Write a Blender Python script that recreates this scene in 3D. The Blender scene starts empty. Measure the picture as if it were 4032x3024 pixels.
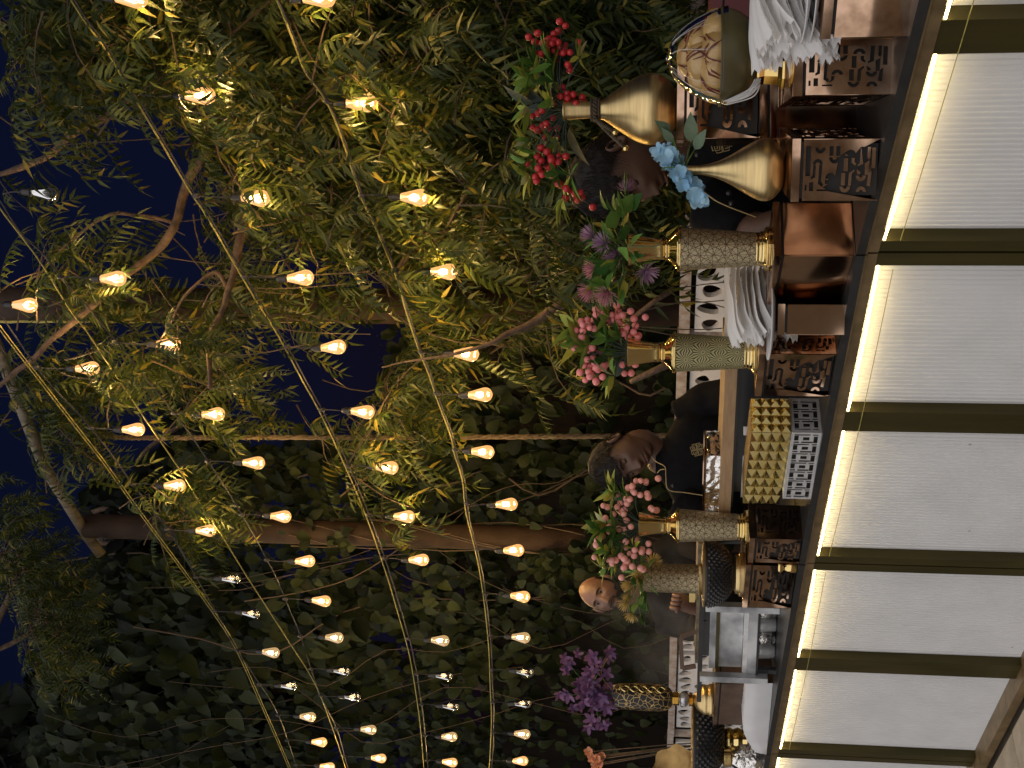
import bpy, bmesh, math, random
from mathutils import Vector, Matrix, noise
random.seed(7)
PI = math.pi
sc = bpy.context.scene
COL = sc.collection
V = Vector

# ------------------------------------------------------------------ camera
FPX, CX, CY, CAMH = 5000.0, 2016.0, 1512.0, 1.25
PITCH, ROLL = math.atan(614 / 5000.0), .0132
RC = math.sqrt(1 - ROLL * ROLL)
def ray(x, y):
    u = (CY - y) / FPX; v = (CX - x) / FPX
    r = u * RC - v * ROLL; t = u * ROLL + v * RC
    return V((r, math.cos(PITCH) - t * math.sin(PITCH), math.sin(PITCH) + t * math.cos(PITCH)))
EYE = V((0, 0, CAMH))
def at(x, y, d):                      # a point of the place, d metres ahead of the viewer
    k = ray(x, y); return EYE + k * (d / k.y)
def on(x, y, z):                      # a point on the level z
    k = ray(x, y); return EYE + k * ((z - CAMH) / k.z)

cam = bpy.data.cameras.new('camera'); co = bpy.data.objects.new('camera', cam); COL.objects.link(co)
cam.sensor_fit = 'HORIZONTAL'; cam.sensor_width = 36; cam.lens = 36 * FPX / 4032
cam.clip_start = .05; cam.clip_end = 600
f = ray(CX, CY).normalized()
down = (ray(CX + 100, CY) - ray(CX, CY)).normalized()       # the picture lies on its side: its x axis runs down
upv = down.cross(f) * -1
xa = down; za = -f; ya = za.cross(xa)
co.matrix_world = Matrix(((xa.x, ya.x, za.x, EYE.x), (xa.y, ya.y, za.y, EYE.y), (xa.z, ya.z, za.z, EYE.z), (0, 0, 0, 1)))
sc.camera = co

# ------------------------------------------------------------------ sky, light, exposure
w = bpy.data.worlds.new('World'); sc.world = w; w.use_nodes = True
nt = w.node_tree; bg = nt.nodes['Background']
sky = nt.nodes.new('ShaderNodeTexSky'); sky.sky_type = 'NISHITA'; sky.sun_disc = False
sky.sun_elevation = math.radians(-1.9); sky.sun_rotation = math.radians(200); sky.air_density = 1.2; sky.ozone_density = 4
nt.links.new(sky.outputs[0], bg.inputs[0]); bg.inputs[1].default_value = .12
sun = bpy.data.lights.new('front_fill', 'SUN'); sun.energy = 2.5; sun.angle = math.radians(130); sun.color = (1, .97, .955)  # added wide soft lamp, stands in for the unseen light from in front
so = bpy.data.objects.new('front_fill', sun); COL.objects.link(so)
so.rotation_euler = V((.55, .85, -.50)).to_track_quat('-Z', 'Y').to_euler()
vs = sc.view_settings; vs.view_transform = 'Standard'; vs.look = 'None'; vs.exposure = 0; vs.gamma = 1; vs.use_curve_mapping = False
sc.render.engine = 'CYCLES'
sc.cycles.use_denoising = True
sc.cycles.max_bounces = 8; sc.cycles.transparent_max_bounces = 24; sc.cycles.sample_clamp_indirect = 4
sc.cycles.use_light_tree = True

# ------------------------------------------------------------------ materials
MATS = {}
def mat(name, col, rough=.5, metal=0, col2=None, scale=20, bump=0, bscale=None, emit=None, es=0, spec=.5, aniso=None, coat=0, det=4, bd=.01, bdet=3):
    m = bpy.data.materials.new(name); m.use_nodes = True; n = m.node_tree.nodes; l = m.node_tree.links
    b = n['Principled BSDF']; b.inputs['Base Color'].default_value = (*col, 1); b.inputs['Roughness'].default_value = rough
    b.inputs['Metallic'].default_value = metal; b.inputs['Specular IOR Level'].default_value = spec; b.inputs['Coat Weight'].default_value = coat
    tc = n.new('ShaderNodeTexCoord')
    oi = n.new('ShaderNodeObjectInfo'); av = n.new('ShaderNodeVectorMath'); av.operation = 'MULTIPLY_ADD'; av.inputs[1].default_value = (37, 53, 71)
    l.new(oi.outputs['Random'], av.inputs[0]); l.new(tc.outputs['Object'], av.inputs[2])
    mp = n.new('ShaderNodeMapping'); l.new(av.outputs[0], mp.inputs[0])
    if aniso: mp.inputs['Scale'].default_value = aniso
    if col2:
        t = n.new('ShaderNodeTexNoise'); t.inputs['Scale'].default_value = scale; t.inputs['Detail'].default_value = det
        r = n.new('ShaderNodeValToRGB'); r.color_ramp.elements[0].color = (*col, 1); r.color_ramp.elements[1].color = (*col2, 1)
        r.color_ramp.elements[0].position = .35; r.color_ramp.elements[1].position = .65
        l.new(mp.outputs[0], t.inputs['Vector']); l.new(t.outputs[0], r.inputs[0]); l.new(r.outputs[0], b.inputs['Base Color'])
    if bump:
        t = n.new('ShaderNodeTexNoise'); t.inputs['Scale'].default_value = bscale or scale * 3; t.inputs['Detail'].default_value = bdet
        bm = n.new('ShaderNodeBump'); bm.inputs['Strength'].default_value = bump; bm.inputs['Distance'].default_value = bd
        l.new(mp.outputs[0], t.inputs['Vector']); l.new(t.outputs[0], bm.inputs['Height']); l.new(bm.outputs[0], b.inputs['Normal'])
    if emit:
        b.inputs['Emission Color'].default_value = (*emit, 1); b.inputs['Emission Strength'].default_value = es
    MATS[name] = m; return m
def leafmat(name, c1, c2, rough=.45, trans=.3, c3=None, spec=.35):
    m = bpy.data.materials.new(name); m.use_nodes = True; n = m.node_tree.nodes; l = m.node_tree.links
    b = n['Principled BSDF']; b.inputs['Roughness'].default_value = rough; b.inputs['Specular IOR Level'].default_value = spec
    g = n.new('ShaderNodeNewGeometry'); oi = n.new('ShaderNodeObjectInfo')
    ad = n.new('ShaderNodeMath'); ad.operation = 'ADD'; l.new(g.outputs['Random Per Island'], ad.inputs[0]); l.new(oi.outputs['Random'], ad.inputs[1])
    fr = n.new('ShaderNodeMath'); fr.operation = 'FRACT'; l.new(ad.outputs[0], fr.inputs[0])
    r = n.new('ShaderNodeValToRGB'); e = r.color_ramp.elements; e[0].color = (*c1, 1); e[1].color = (*c2, 1); e[0].position = .15; e[1].position = .9
    if c3: k = e.new(.96); k.color = (*c3, 1); e[2].position = .9 if e[2].position < .9 else e[2].position
    l.new(fr.outputs[0], r.inputs[0])
    tc = n.new('ShaderNodeTexCoord'); t = n.new('ShaderNodeTexNoise'); t.inputs['Scale'].default_value = 45; l.new(tc.outputs['Object'], t.inputs['Vector'])
    mx = n.new('ShaderNodeMix'); mx.data_type = 'RGBA'; mx.blend_type = 'MULTIPLY'; mx.inputs[0].default_value = .45
    rr = n.new('ShaderNodeValToRGB'); rr.color_ramp.elements[0].color = (.45, .5, .4, 1); rr.color_ramp.elements[0].position = .3; rr.color_ramp.elements[1].position = .7
    l.new(t.outputs[0], rr.inputs[0]); l.new(r.outputs[0], mx.inputs[6]); l.new(rr.outputs[0], mx.inputs[7])
    l.new(mx.outputs[2], b.inputs['Base Color'])
    tr = n.new('ShaderNodeBsdfTranslucent'); l.new(mx.outputs[2], tr.inputs[0])
    ms = n.new('ShaderNodeMixShader'); ms.inputs[0].default_value = trans
    l.new(b.outputs[0], ms.inputs[1]); l.new(tr.outputs[0], ms.inputs[2]); l.new(ms.outputs[0], n['Material Output'].inputs[0])
    MATS[name] = m; return m

M_bark = mat('bark', (.05, .028, .017), .85, 0, (.11, .066, .038), 30, .5, 70)
M_twig = mat('twig', (.05, .032, .018), .8, 0, (.085, .055, .03), 30)
M_post = mat('brown_paint', (.030, .019, .014), .65, 0, (.046, .029, .021), 9, .25, 60, spec=.15)
M_pole = mat('weathered_wood', (.10, .08, .055), .8, 0, (.20, .165, .11), 25, .5, 60, aniso=(1, 1, .2))
M_rope = mat('yellow_rope', (.30, .25, .05), .7, 0, (.44, .38, .11), 90)
M_sisal = mat('sisal_rope', (.05, .034, .02), .9, 0, (.11, .078, .046), 60, .4)
M_cable = mat('dark_cable', (.02, .018, .02), .5, 0, (.05, .042, .045), 30)
M_socket = mat('black_plastic', (.018, .016, .016), .45)
M_leafN = leafmat('neem_leaf', (.020, .036, .008), (.086, .100, .022), .42, .36, (.24, .19, .03), .22)
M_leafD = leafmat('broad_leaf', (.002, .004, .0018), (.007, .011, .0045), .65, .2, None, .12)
M_leafI = leafmat('climber_leaf', (.004, .008, .003), (.030, .040, .014), .55, .22, None, .14)
M_leafA = leafmat('artificial_leaf', (.05, .14, .03), (.17, .32, .06), .4, .2, (.50, .48, .06))
M_leafY = leafmat('variegated_leaf', (.16, .30, .06), (.60, .56, .10), .4, .2, (.55, .55, .3))
M_leafG = leafmat('grey_leaf', (.03, .05, .04), (.06, .085, .065), .5, .15)
M_leafE = leafmat('eucalyptus_leaf', (.13, .19, .12), (.17, .23, .15), .5, .15)
M_black = mat('counter_edge', (.014, .014, .014), .4, .0, (.024, .023, .022), 30, .05, 90)
M_bronze = mat('bronze_trim', (.17, .115, .055), .45, .55, (.26, .18, .09), 18, .10, 40)
M_olive = mat('dark_bronze_bar', (.050, .043, .012), .35, .5, (.075, .058, .018), 22, .12, 30, aniso=(1, 1, .15))
M_copper = mat('copper', (.46, .30, .20), .12, 1, (.52, .36, .25), 9, 1, 2.8, bd=.10, bdet=1)
M_copperF = mat('copper_worn', (.34, .21, .135), .14, 1, (.64, .43, .30), 24, 1, 4.2, det=8, bd=.075, bdet=1)
M_brass = mat('brushed_brass', (.58, .43, .21), .36, 1, (.74, .56, .27), 12, .06, 60, aniso=(1, 1, 14))
M_brassP = mat('polished_brass', (.80, .58, .22), .14, 1, (.86, .66, .30), 10, .03, 60)
M_dish = mat('aged_gilt', (.20, .12, .045), .30, 1, (.36, .23, .09), 14, .2, 20)
M_gold = mat('gold_sheet', (.85, .66, .22), .20, 1, (.9, .74, .34), 40)
M_silver = mat('silver_sheet', (.62, .62, .62), .38, .6, (.78, .78, .78), 40, .05)
M_steel = mat('satin_steel', (.23, .235, .245), .38, .6, (.70, .71, .72), 8, .03, 50)
M_inside = mat('dark_inside', (.012, .009, .007), .6)
M_white = mat('white_paint', (.60, .585, .59), .5, 0, (.66, .65, .655), 8)
M_stone = mat('rust_stained_rail', (.42, .38, .36), .7, 0, (.27, .19, .14), 22, .3, 60, det=8)
M_paper = mat('napkin_paper', (.80, .79, .78), .8, 0, (.86, .85, .84), 12)
M_wood = mat('tan_board', (.28, .165, .08), .5, 0, (.36, .225, .115), 14, .1, 40, aniso=(1, 1, 8))
M_darkwood = mat('dark_wood', (.07, .04, .025), .45, 0, (.11, .065, .04), 20)
M_skin1 = mat('skin_dark', (.10, .052, .032), .5, 0, (.13, .068, .042), 18, .08, 300)
M_skin2 = mat('skin_brown', (.11, .056, .034), .5, 0, (.145, .075, .046), 18, .08, 300)
M_skin3 = mat('skin_tan', (.15, .078, .052), .42, 0, (.19, .10, .068), 18, .08, 300)
M_hair = mat('black_hair', (.008, .006, .005), .6, 0, (.014, .010, .008), 60, .4, 120, spec=.25, aniso=(1, 1, .3))
M_jacket = mat('black_cloth', (.0045, .004, .0045), .9, 0, (.007, .0065, .007), 40, .12, 500, spec=.12)
M_pipe = mat('gold_thread', (.42, .30, .12), .5, 0, (.5, .36, .16), 90)
M_eye = mat('eye_white', (.62, .58, .55), .25)
M_iris = mat('iris', (.012, .008, .006), .15)
M_lip = mat('lips', (.19, .075, .06), .45)
M_berryR = mat('red_berry', (.42, .012, .02), .36, 0, (.55, .035, .035), 60)
M_berryP = mat('pink_berry', (.85, .14, .19), .45, 0, (.92, .42, .36), 45)
M_berryQ = mat('peach_berry', (.84, .27, .24), .5, 0, (.90, .50, .40), 45)
M_blue = leafmat('blue_petal', (.30, .56, .82), (.48, .72, .88), .6, .25)
M_orchid = leafmat('orchid_petal', (.11, .05, .14), (.28, .14, .32), .5, .3)
M_lilac = leafmat('lilac_petal', (.36, .20, .34), (.50, .31, .44), .6, .3)
M_pinkf = leafmat('pink_petal', (.56, .20, .26), (.66, .32, .36), .6, .3)
M_yel = leafmat('yellow_petal', (.60, .42, .10), (.70, .55, .28), .6, .3)
M_peach = leafmat('peach_petal', (.50, .20, .13), (.60, .30, .21), .6, .3)
M_bun = mat('bread_bun', (.36, .21, .065), .28, 0, (.48, .31, .12), 18, .15, 50, coat=.35)
M_sauce = mat('red_sauce', (.11, .008, .008), .12)
M_bowl = mat('dark_glaze', (.045, .028, .016), .22, 0, (.07, .045, .022), 12)
M_bowlG = mat('olive_glaze', (.12, .105, .045), .3, 0, (.075, .06, .025), 9)
M_red = mat('red_lacquer', (.10, .008, .012), .35)
M_stud = mat('black_enamel', (.02, .02, .022), .32)
M_crystal = mat('crystal', (.75, .75, .78), .08, .6, (.2, .2, .22), 45)
M_green_wall = mat('dark_wall', (.012, .016, .008), .9, 0, (.025, .028, .014), 6)
M_pave = mat('paving_stone', (.30, .245, .18), .85, 0, (.40, .33, .25), 9, .5, 40, det=8)
M_ground = mat('soil', (.16, .125, .085), .95, 0, (.26, .21, .15), 4, .4, 30)
M_grass = leafmat('grass_blade', (.035, .10, .015), (.07, .15, .03), .6, .3)
M_foil = mat('foil', (.75, .73, .70), .18, 1, (.85, .83, .8), 40, .8, 45)
M_butter = mat('butter', (.70, .56, .24), .45)
M_amber = mat('amber_bulb', (.9, .5, .15), .3, emit=(1, .55, .18), es=2)

def papermat():
    m = bpy.data.materials.new('tissue_paper'); m.use_nodes = True; n = m.node_tree.nodes; l = m.node_tree.links
    b = n['Principled BSDF']; b.inputs['Base Color'].default_value = (.88, .87, .865, 1); b.inputs['Roughness'].default_value = .9; b.inputs['Specular IOR Level'].default_value = .15
    tr = n.new('ShaderNodeBsdfTranslucent'); tr.inputs[0].default_value = (.88, .86, .83, 1); ms = n.new('ShaderNodeMixShader'); ms.inputs[0].default_value = .42
    l.new(b.outputs[0], ms.inputs[1]); l.new(tr.outputs[0], ms.inputs[2]); l.new(ms.outputs[0], n['Material Output'].inputs[0]); return m
M_paper = papermat()
def panelmat():
    m = bpy.data.materials.new('ribbed_polycarbonate'); m.use_nodes = True; n = m.node_tree.nodes; l = m.node_tree.links
    b = n['Principled BSDF']; b.inputs['Roughness'].default_value = .42; b.inputs['Specular IOR Level'].default_value = .4
    tc = n.new('ShaderNodeTexCoord'); t = n.new('ShaderNodeTexNoise'); t.inputs['Scale'].default_value = 7; t.inputs['Detail'].default_value = 8
    l.new(tc.outputs['Object'], t.inputs['Vector'])
    r = n.new('ShaderNodeValToRGB'); r.color_ramp.elements[0].color = (.74, .735, .74, 1); r.color_ramp.elements[1].color = (.80, .795, .80, 1)
    r.color_ramp.elements[0].position = .3; r.color_ramp.elements[1].position = .6
    l.new(t.outputs[0], r.inputs[0])
    t2 = n.new('ShaderNodeTexNoise'); t2.inputs['Scale'].default_value = 26; t2.inputs['Detail'].default_value = 2; l.new(tc.outputs['Object'], t2.inputs['Vector'])
    r2 = n.new('ShaderNodeValToRGB'); r2.color_ramp.elements[0].color = (1, 1, 1, 1); r2.color_ramp.elements[1].color = (.35, .28, .2, 1)
    r2.color_ramp.elements[0].position = .79; r2.color_ramp.elements[1].position = .82
    l.new(t2.outputs[0], r2.inputs[0])
    mx = n.new('ShaderNodeMix'); mx.data_type = 'RGBA'; mx.blend_type = 'MULTIPLY'; mx.inputs[0].default_value = 1
    l.new(r.outputs[0], mx.inputs[6]); l.new(r2.outputs[0], mx.inputs[7]); l.new(mx.outputs[2], b.inputs['Base Color'])
    tr = n.new('ShaderNodeBsdfTranslucent'); l.new(mx.outputs[2], tr.inputs[0])
    ms = n.new('ShaderNodeMixShader'); ms.inputs[0].default_value = .15
    l.new(b.outputs[0], ms.inputs[1]); l.new(tr.outputs[0], ms.inputs[2]); l.new(ms.outputs[0], n['Material Output'].inputs[0])
    return m
M_panel = panelmat()
def ledmat(name, col, s):
    m = bpy.data.materials.new(name); m.use_nodes = True; n = m.node_tree.nodes
    e = n.new('ShaderNodeEmission'); e.inputs[0].default_value = (*col, 1); e.inputs[1].default_value = s
    m.node_tree.links.new(e.outputs[0], n['Material Output'].inputs[0]); return m
M_led = ledmat('led_strip', (1, .78, .36), 27)
M_fil = ledmat('hot_filament', (1, .80, .45), 60)
M_fild = ledmat('dim_filament', (1, .42, .22), 3.5)
def glassmat(name, tint, glow, gs, clear, ior=1.5):
    m = bpy.data.materials.new(name); m.use_nodes = True; n = m.node_tree.nodes; l = m.node_tree.links
    t = n.new('ShaderNodeBsdfTransparent'); t.inputs[0].default_value = (*tint, 1)
    g = n.new('ShaderNodeBsdfGlossy'); g.inputs['Roughness'].default_value = .05
    fz = n.new('ShaderNodeFresnel'); fz.inputs[0].default_value = ior
    a = n.new('ShaderNodeMixShader'); l.new(fz.outputs[0], a.inputs[0]); l.new(t.outputs[0], a.inputs[1]); l.new(g.outputs[0], a.inputs[2])
    if gs:
        e = n.new('ShaderNodeEmission'); e.inputs[0].default_value = (*glow, 1); e.inputs[1].default_value = gs
        lw = n.new('ShaderNodeLayerWeight'); lw.inputs[0].default_value = .35
        mr = n.new('ShaderNodeMapRange'); mr.inputs[3].default_value = 1 - clear; mr.inputs[4].default_value = .95
        l.new(lw.outputs['Facing'], mr.inputs[0])
        c = n.new('ShaderNodeMixShader'); l.new(mr.outputs[0], c.inputs[0]); l.new(a.outputs[0], c.inputs[1]); l.new(e.outputs[0], c.inputs[2])
        a = c
    l.new(a.outputs[0], n['Material Output'].inputs[0]); return m
M_gl_lit = glassmat('amber_glass_lit', (1, .8, .5), (1, .49, .16), 1.5, .40)
M_gl_half = glassmat('clear_glass_warm', (1, .9, .7), (1, .62, .27), .85, .5)
M_gl_off = glassmat('clear_glass', (.82, .82, .80), (1, 1, 1), 0, 1)
M_film = glassmat('cling_film', (.97, .97, .97), (1, 1, 1), 0, 1, 1.14)

def uvmat(name, c_base, c_line, metal, rough, kind, s):
    """etched pattern on a vase: lines drawn over its own UV, metres along and up"""
    m = bpy.data.materials.new(name); m.use_nodes = True; n = m.node_tree.nodes; l = m.node_tree.links
    b = n['Principled BSDF']; b.inputs['Metallic'].default_value = metal; b.inputs['Roughness'].default_value = rough
    uv = n.new('ShaderNodeUVMap'); sp = n.new('ShaderNodeSeparateXYZ'); l.new(uv.outputs[0], sp.inputs[0])
    def op(o, a, bb=None, c=None):
        k = n.new('ShaderNodeMath'); k.operation = o
        for i, v in enumerate((a, bb, c)):
            if v is None: continue
            if isinstance(v, (int, float)): k.inputs[i].default_value = v
            else: l.new(v, k.inputs[i])
        return k.outputs[0]
    X = op('DIVIDE', sp.outputs[0], s); Y = op('DIVIDE', sp.outputs[1], s)
    if kind == 'star':
        res = None
        for a, per, off in ((0, 1, 0), (90, 1, 0), (45, .7071, .5), (135, .7071, .5), (22.5, .62, .2), (112.5, .62, .2), (67.5, .62, .7), (157.5, .62, .7)):
            d = op('ADD', op('MULTIPLY', X, math.cos(math.radians(a)) / per), op('MULTIPLY', Y, math.sin(math.radians(a)) / per))
            q = op('ABSOLUTE', op('SUBTRACT', op('FRACT', op('ADD', d, off + 20)), .5))
            q = op('LESS_THAN', op('MULTIPLY', q, per), .019)
            res = q if res is None else op('MAXIMUM', res, q)
    elif kind == 'fan':
        row = op('FLOOR', Y); odd = op('MULTIPLY', op('FRACT', op('MULTIPLY', row, .5)), 1)
        cx = op('SUBTRACT', op('FRACT', op('ADD', X, odd)), .5); cy = op('SUBTRACT', op('FRACT', Y), .42)
        th = op('ARCTAN2', cy, cx); rr = op('SQRT', op('ADD', op('MULTIPLY', cx, cx), op('MULTIPLY', cy, cy)))
        st = op('GREATER_THAN', op('SINE', op('ADD', op('MULTIPLY', th, 19), op('MULTIPLY', rr, 5))), .1)
        res = op('MULTIPLY', st, op('GREATER_THAN', rr, .11))
        res = op('MAXIMUM', res, op('LESS_THAN', rr, .055))
    else:                                    # crackle
        vt = n.new('ShaderNodeTexVoronoi'); vt.feature = 'DISTANCE_TO_EDGE'; vt.inputs['Scale'].default_value = 1 / s
        l.new(uv.outputs[0], vt.inputs['Vector']); res = op('LESS_THAN', vt.outputs['Distance'], .035)
    mx = n.new('ShaderNodeMix'); mx.data_type = 'RGBA'; mx.inputs[6].default_value = (*c_base, 1); mx.inputs[7].default_value = (*c_line, 1)
    l.new(res, mx.inputs[0]); l.new(mx.outputs[2], b.inputs['Base Color'])
    bm = n.new('ShaderNodeBump'); bm.inputs['Strength'].default_value = .5; bm.inputs['Distance'].default_value = .002; bm.invert = True
    l.new(res, bm.inputs['Height']); l.new(bm.outputs[0], b.inputs['Normal'])
    return m
M_star = uvmat('etched_star_brass', (.56, .47, .30), (.11, .07, .035), .85, .42, 'star', .028)
M_fan = uvmat('etched_fan_green', (.50, .43, .22), (.06, .075, .04), .6, .45, 'fan', .042)
M_crack = uvmat('gold_crackle_black', (.012, .012, .014), (.55, .36, .12), .2, .3, 'crackle', .021)

# ------------------------------------------------------------------ building helpers
ORG = {}
def prop(o, label=None, cat=None, group=None, kind=None):
    if label: o['label'] = label
    if cat: o['category'] = cat
    if group: o['group'] = group
    if kind: o['kind'] = kind
    return o
def thing(name, label, cat, loc, group=None):
    o = bpy.data.objects.new(name, None); o.empty_display_size = .05; COL.objects.link(o); o.location = loc; ORG[o.name] = V(loc)
    return prop(o, label, cat, group)
def org(o): return ORG.get(o.name, V((0, 0, 0))) if o else V((0, 0, 0))
def link_mesh(name, me, parent=None, M=None):
    o = bpy.data.objects.new(name, me); COL.objects.link(o)
    if parent: o.parent = parent
    M = M or Matrix()
    o.matrix_local = Matrix.Translation(-org(parent)) @ M
    return o
class MB:
    def __init__(s): s.v = []; s.f = []; s.uv = None
    def add(s, vs, fs):
        b = len(s.v); s.v += [tuple(p) for p in vs]; s.f += [tuple(i + b for i in q) for q in fs]; return s
    def box(s, c, x, y, z):                       # centre and three half-axis vectors
        c = V(c); x = V(x); y = V(y); z = V(z)
        return s.add([c - x - y - z, c + x - y - z, c + x + y - z, c - x + y - z, c - x - y + z, c + x - y + z, c + x + y + z, c - x + y + z],
                     [(0, 3, 2, 1), (4, 5, 6, 7), (0, 1, 5, 4), (1, 2, 6, 5), (2, 3, 7, 6), (3, 0, 4, 7)])
    def tube(s, pts, r, n=6, cap=True):
        pts = [V(p) for p in pts]; rs = r if isinstance(r, (list, tuple)) else [r] * len(pts); vs = []; fs = []
        ref = None
        for i, p in enumerate(pts):
            d = (pts[min(i + 1, len(pts) - 1)] - pts[max(i - 1, 0)])
            d = d.normalized() if d.length > 1e-9 else V((0, 0, 1))
            if ref is None: ref = d.orthogonal().normalized()
            ref = (ref - d * ref.dot(d)); ref = ref.normalized() if ref.length > 1e-6 else d.orthogonal().normalized()
            q = d.cross(ref)
            for k in range(n):
                a = 2 * PI * k / n; vs.append(p + (ref * math.cos(a) + q * math.sin(a)) * rs[i])
        for i in range(len(pts) - 1):
            for k in range(n):
                k2 = (k + 1) % n; fs.append((i * n + k, i * n + k2, (i + 1) * n + k2, (i + 1) * n + k))
        if cap: fs += [tuple(range(n - 1, -1, -1)), tuple(range((len(pts) - 1) * n, len(pts) * n))]
        return s.add(vs, fs)
    def lathe(s, prof, c, n=40, axis=V((0, 0, 1)), sx=V((1, 0, 0)), sy=None):   # prof = [(radius, height)]
        sy = sy or axis.cross(sx); c = V(c); vs = []; fs = []
        for r, h in prof:
            for k in range(n):
                a = 2 * PI * k / n; vs.append(c + sx * (r * math.cos(a)) + sy * (r * math.sin(a)) + axis * h)
        for i in range(len(prof) - 1):
            for k in range(n):
                k2 = (k + 1) % n; fs.append((i * n + k, i * n + k2, (i + 1) * n + k2, (i + 1) * n + k))
        fs += [tuple(range(n - 1, -1, -1)), tuple(range((len(prof) - 1) * n, len(prof) * n))]
        return s.add(vs, fs)
    def ball(s, c, r, n=10, m=7, sq=(1, 1, 1)):
        return s.lathe([(r * max(math.sin(PI * i / m), .001), -r * math.cos(PI * i / m) * sq[2]) for i in range(m + 1)], c, n, sx=V((sq[0], 0, 0)), sy=V((0, sq[1], 0)))
    def mesh(s, name, smooth=False):
        me = bpy.data.meshes.new(name); me.from_pydata(s.v, [], s.f); me.update()
        if smooth: me.shade_smooth()
        return me
    def build(s, name, m, parent=None, smooth=False, kind=None):
        o0 = org(parent)
        if parent: s.v = [tuple(V(p) - o0) for p in s.v]
        me = s.mesh(name, smooth); me.materials.append(m)
        o = bpy.data.objects.new(name, me); COL.objects.link(o)
        if parent: o.parent = parent
        if parent: ORG[o.name] = o0
        if kind: o['kind'] = kind
        return o
def lathe_uv(name, prof, c, m, parent, n=48):
    """lathe with a UV in metres (round the girth, up the height)"""
    o0 = org(parent); vs = []; fs = []; uvs = []
    L = [0]
    for i in range(1, len(prof)): L.append(L[-1] + math.hypot(prof[i][0] - prof[i - 1][0], prof[i][1] - prof[i - 1][1]))
    rm = max(p[0] for p in prof); c = V(c)
    for r, h in prof:
        for k in range(n):
            a = 2 * PI * k / n; vs.append(tuple(c - o0 + V((r * math.cos(a), r * math.sin(a), h))))
    for i in range(len(prof) - 1):
        for k in range(n):
            k2 = (k + 1) % n; fs.append((i * n + k, i * n + k2, (i + 1) * n + k2, (i + 1) * n + k))
            per = round(2 * PI * rm / .028) * .028 / n
            uvs += [(k * per, L[i]), ((k + 1) * per, L[i]), ((k + 1) * per, L[i + 1]), (k * per, L[i + 1])]
    me = bpy.data.meshes.new(name); me.from_pydata(vs, [], fs); me.update()
    ul = me.uv_layers.new(name='UVMap')
    for i, q in enumerate(uvs): ul.data[i].uv = q
    me.shade_smooth(); me.materials.append(m)
    o = bpy.data.objects.new(name, me); COL.objects.link(o); o.parent = parent; ORG[o.name] = o0
    return o
def interp(pts, y):                         # x of a polyline [(x, y)] at y
    pts = sorted(pts, key=lambda p: p[1])
    for (x0, y0), (x1, y1) in zip(pts, pts[1:]):
        if y <= y1 or (x1, y1) == pts[-1]:
            return x0 + (x1 - x0) * (y - y0) / (y1 - y0)
def smooth_path(P, n=6):
    P = [V(p) for p in P]; out = []
    for i in range(len(P) - 1):
        p0 = P[max(i - 1, 0)]; p1 = P[i]; p2 = P[i + 1]; p3 = P[min(i + 2, len(P) - 1)]
        for k in range(n):
            t = k / n
            out.append(.5 * ((2 * p1) + (p2 - p0) * t + (2 * p0 - 5 * p1 + 4 * p2 - p3) * t * t + (3 * p1 - p0 - 3 * p2 + p3) * t ** 3))
    out.append(P[-1]); return out
def sheet_holes(name, outer, holes, thick, M, m, parent):
    """a sheet in the local xy plane with real holes; M puts it in the place"""
    cu = bpy.data.curves.new(name, 'CURVE'); cu.dimensions = '2D'; cu.fill_mode = 'BOTH'; cu.extrude = thick / 2
    for lp in [outer] + holes:
        s = cu.splines.new('POLY'); s.points.add(len(lp) - 1); s.use_cyclic_u = True
        for p, q in zip(s.points, lp): p.co = (q[0], q[1], 0, 1)
    t = bpy.data.objects.new('tmp', cu); COL.objects.link(t)
    me = bpy.data.meshes.new_from_object(t.evaluated_get(bpy.context.evaluated_depsgraph_get()))
    bpy.data.objects.remove(t); bpy.data.curves.remove(cu)
    me.materials.clear(); me.materials.append(m); me.name = name
    for p in me.polygons: p.use_smooth = False
    return link_mesh(name, me, parent, M)
FWD = ray(CX, CY).normalized(); RGT = (ray(CX, CY - 100) - ray(CX, CY)).normalized(); UPP = (ray(CX - 100, CY) - ray(CX, CY)).normalized()
def proj(p):
    d = V(p) - EYE; k = d.dot(FWD); return CX - FPX * d.dot(UPP) / k, CY - FPX * d.dot(RGT) / k
# ------------------------------------------------------------------ ground
def flat(name, pts, z, m, kind='structure'):
    b = MB(); b.add([(p[0], p[1], z) for p in pts], [tuple(range(len(pts)))]); return b.build(name, m, kind=kind)
flat('ground', [(-60, -60), (60, -60), (60, 120), (-60, 120)], 0, M_ground)

# ------------------------------------------------------------------ buffet counter
ZT = .85
E_ = [on(3016 - .165 * 1500, 2972 + 1500, ZT), on(3016, 2972, ZT), on(3145, 2224, ZT), on(3371, 1005, ZT), on(3618, 0, ZT)]
E0 = E_[4] + (E_[4] - E_[3]) * .9
E4 = E_[1] + (E_[1] - E_[2]) * .8
SECS = []                                                  # (near end, far end) along the front edge, near to far
for a, b in ((E0, E_[3]), (E_[3], E_[2]), (E_[2], E_[1]), (E_[1], E4)):
    u = (b - a).normalized(); n = V((-u.y, u.x, 0)); n = n if n.dot(EYE - a) > 0 else -n; n.z = 0
    SECS.append((a, b, u, n))
Z = V((0, 0, 1))
def on_face(k, x, y, off=0):                                # where a sight line meets the counter front (or a plane behind it)
    a, b, u, n = SECS[k]; r = ray(x, y); t = n.dot(a - n * off - EYE) / n.dot(r); p = EYE + r * t
    return (p - a).dot(u), p.z
SEC_LABEL = ['white ribbed counter section closest to the viewer, under the napkins and the brass gourd vase',
             'white ribbed counter section in the middle, under the gold studded box',
             'white ribbed counter section beyond the middle one, under the steel warmer',
             'last white ribbed counter section at the far end, only its edge showing']
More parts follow.
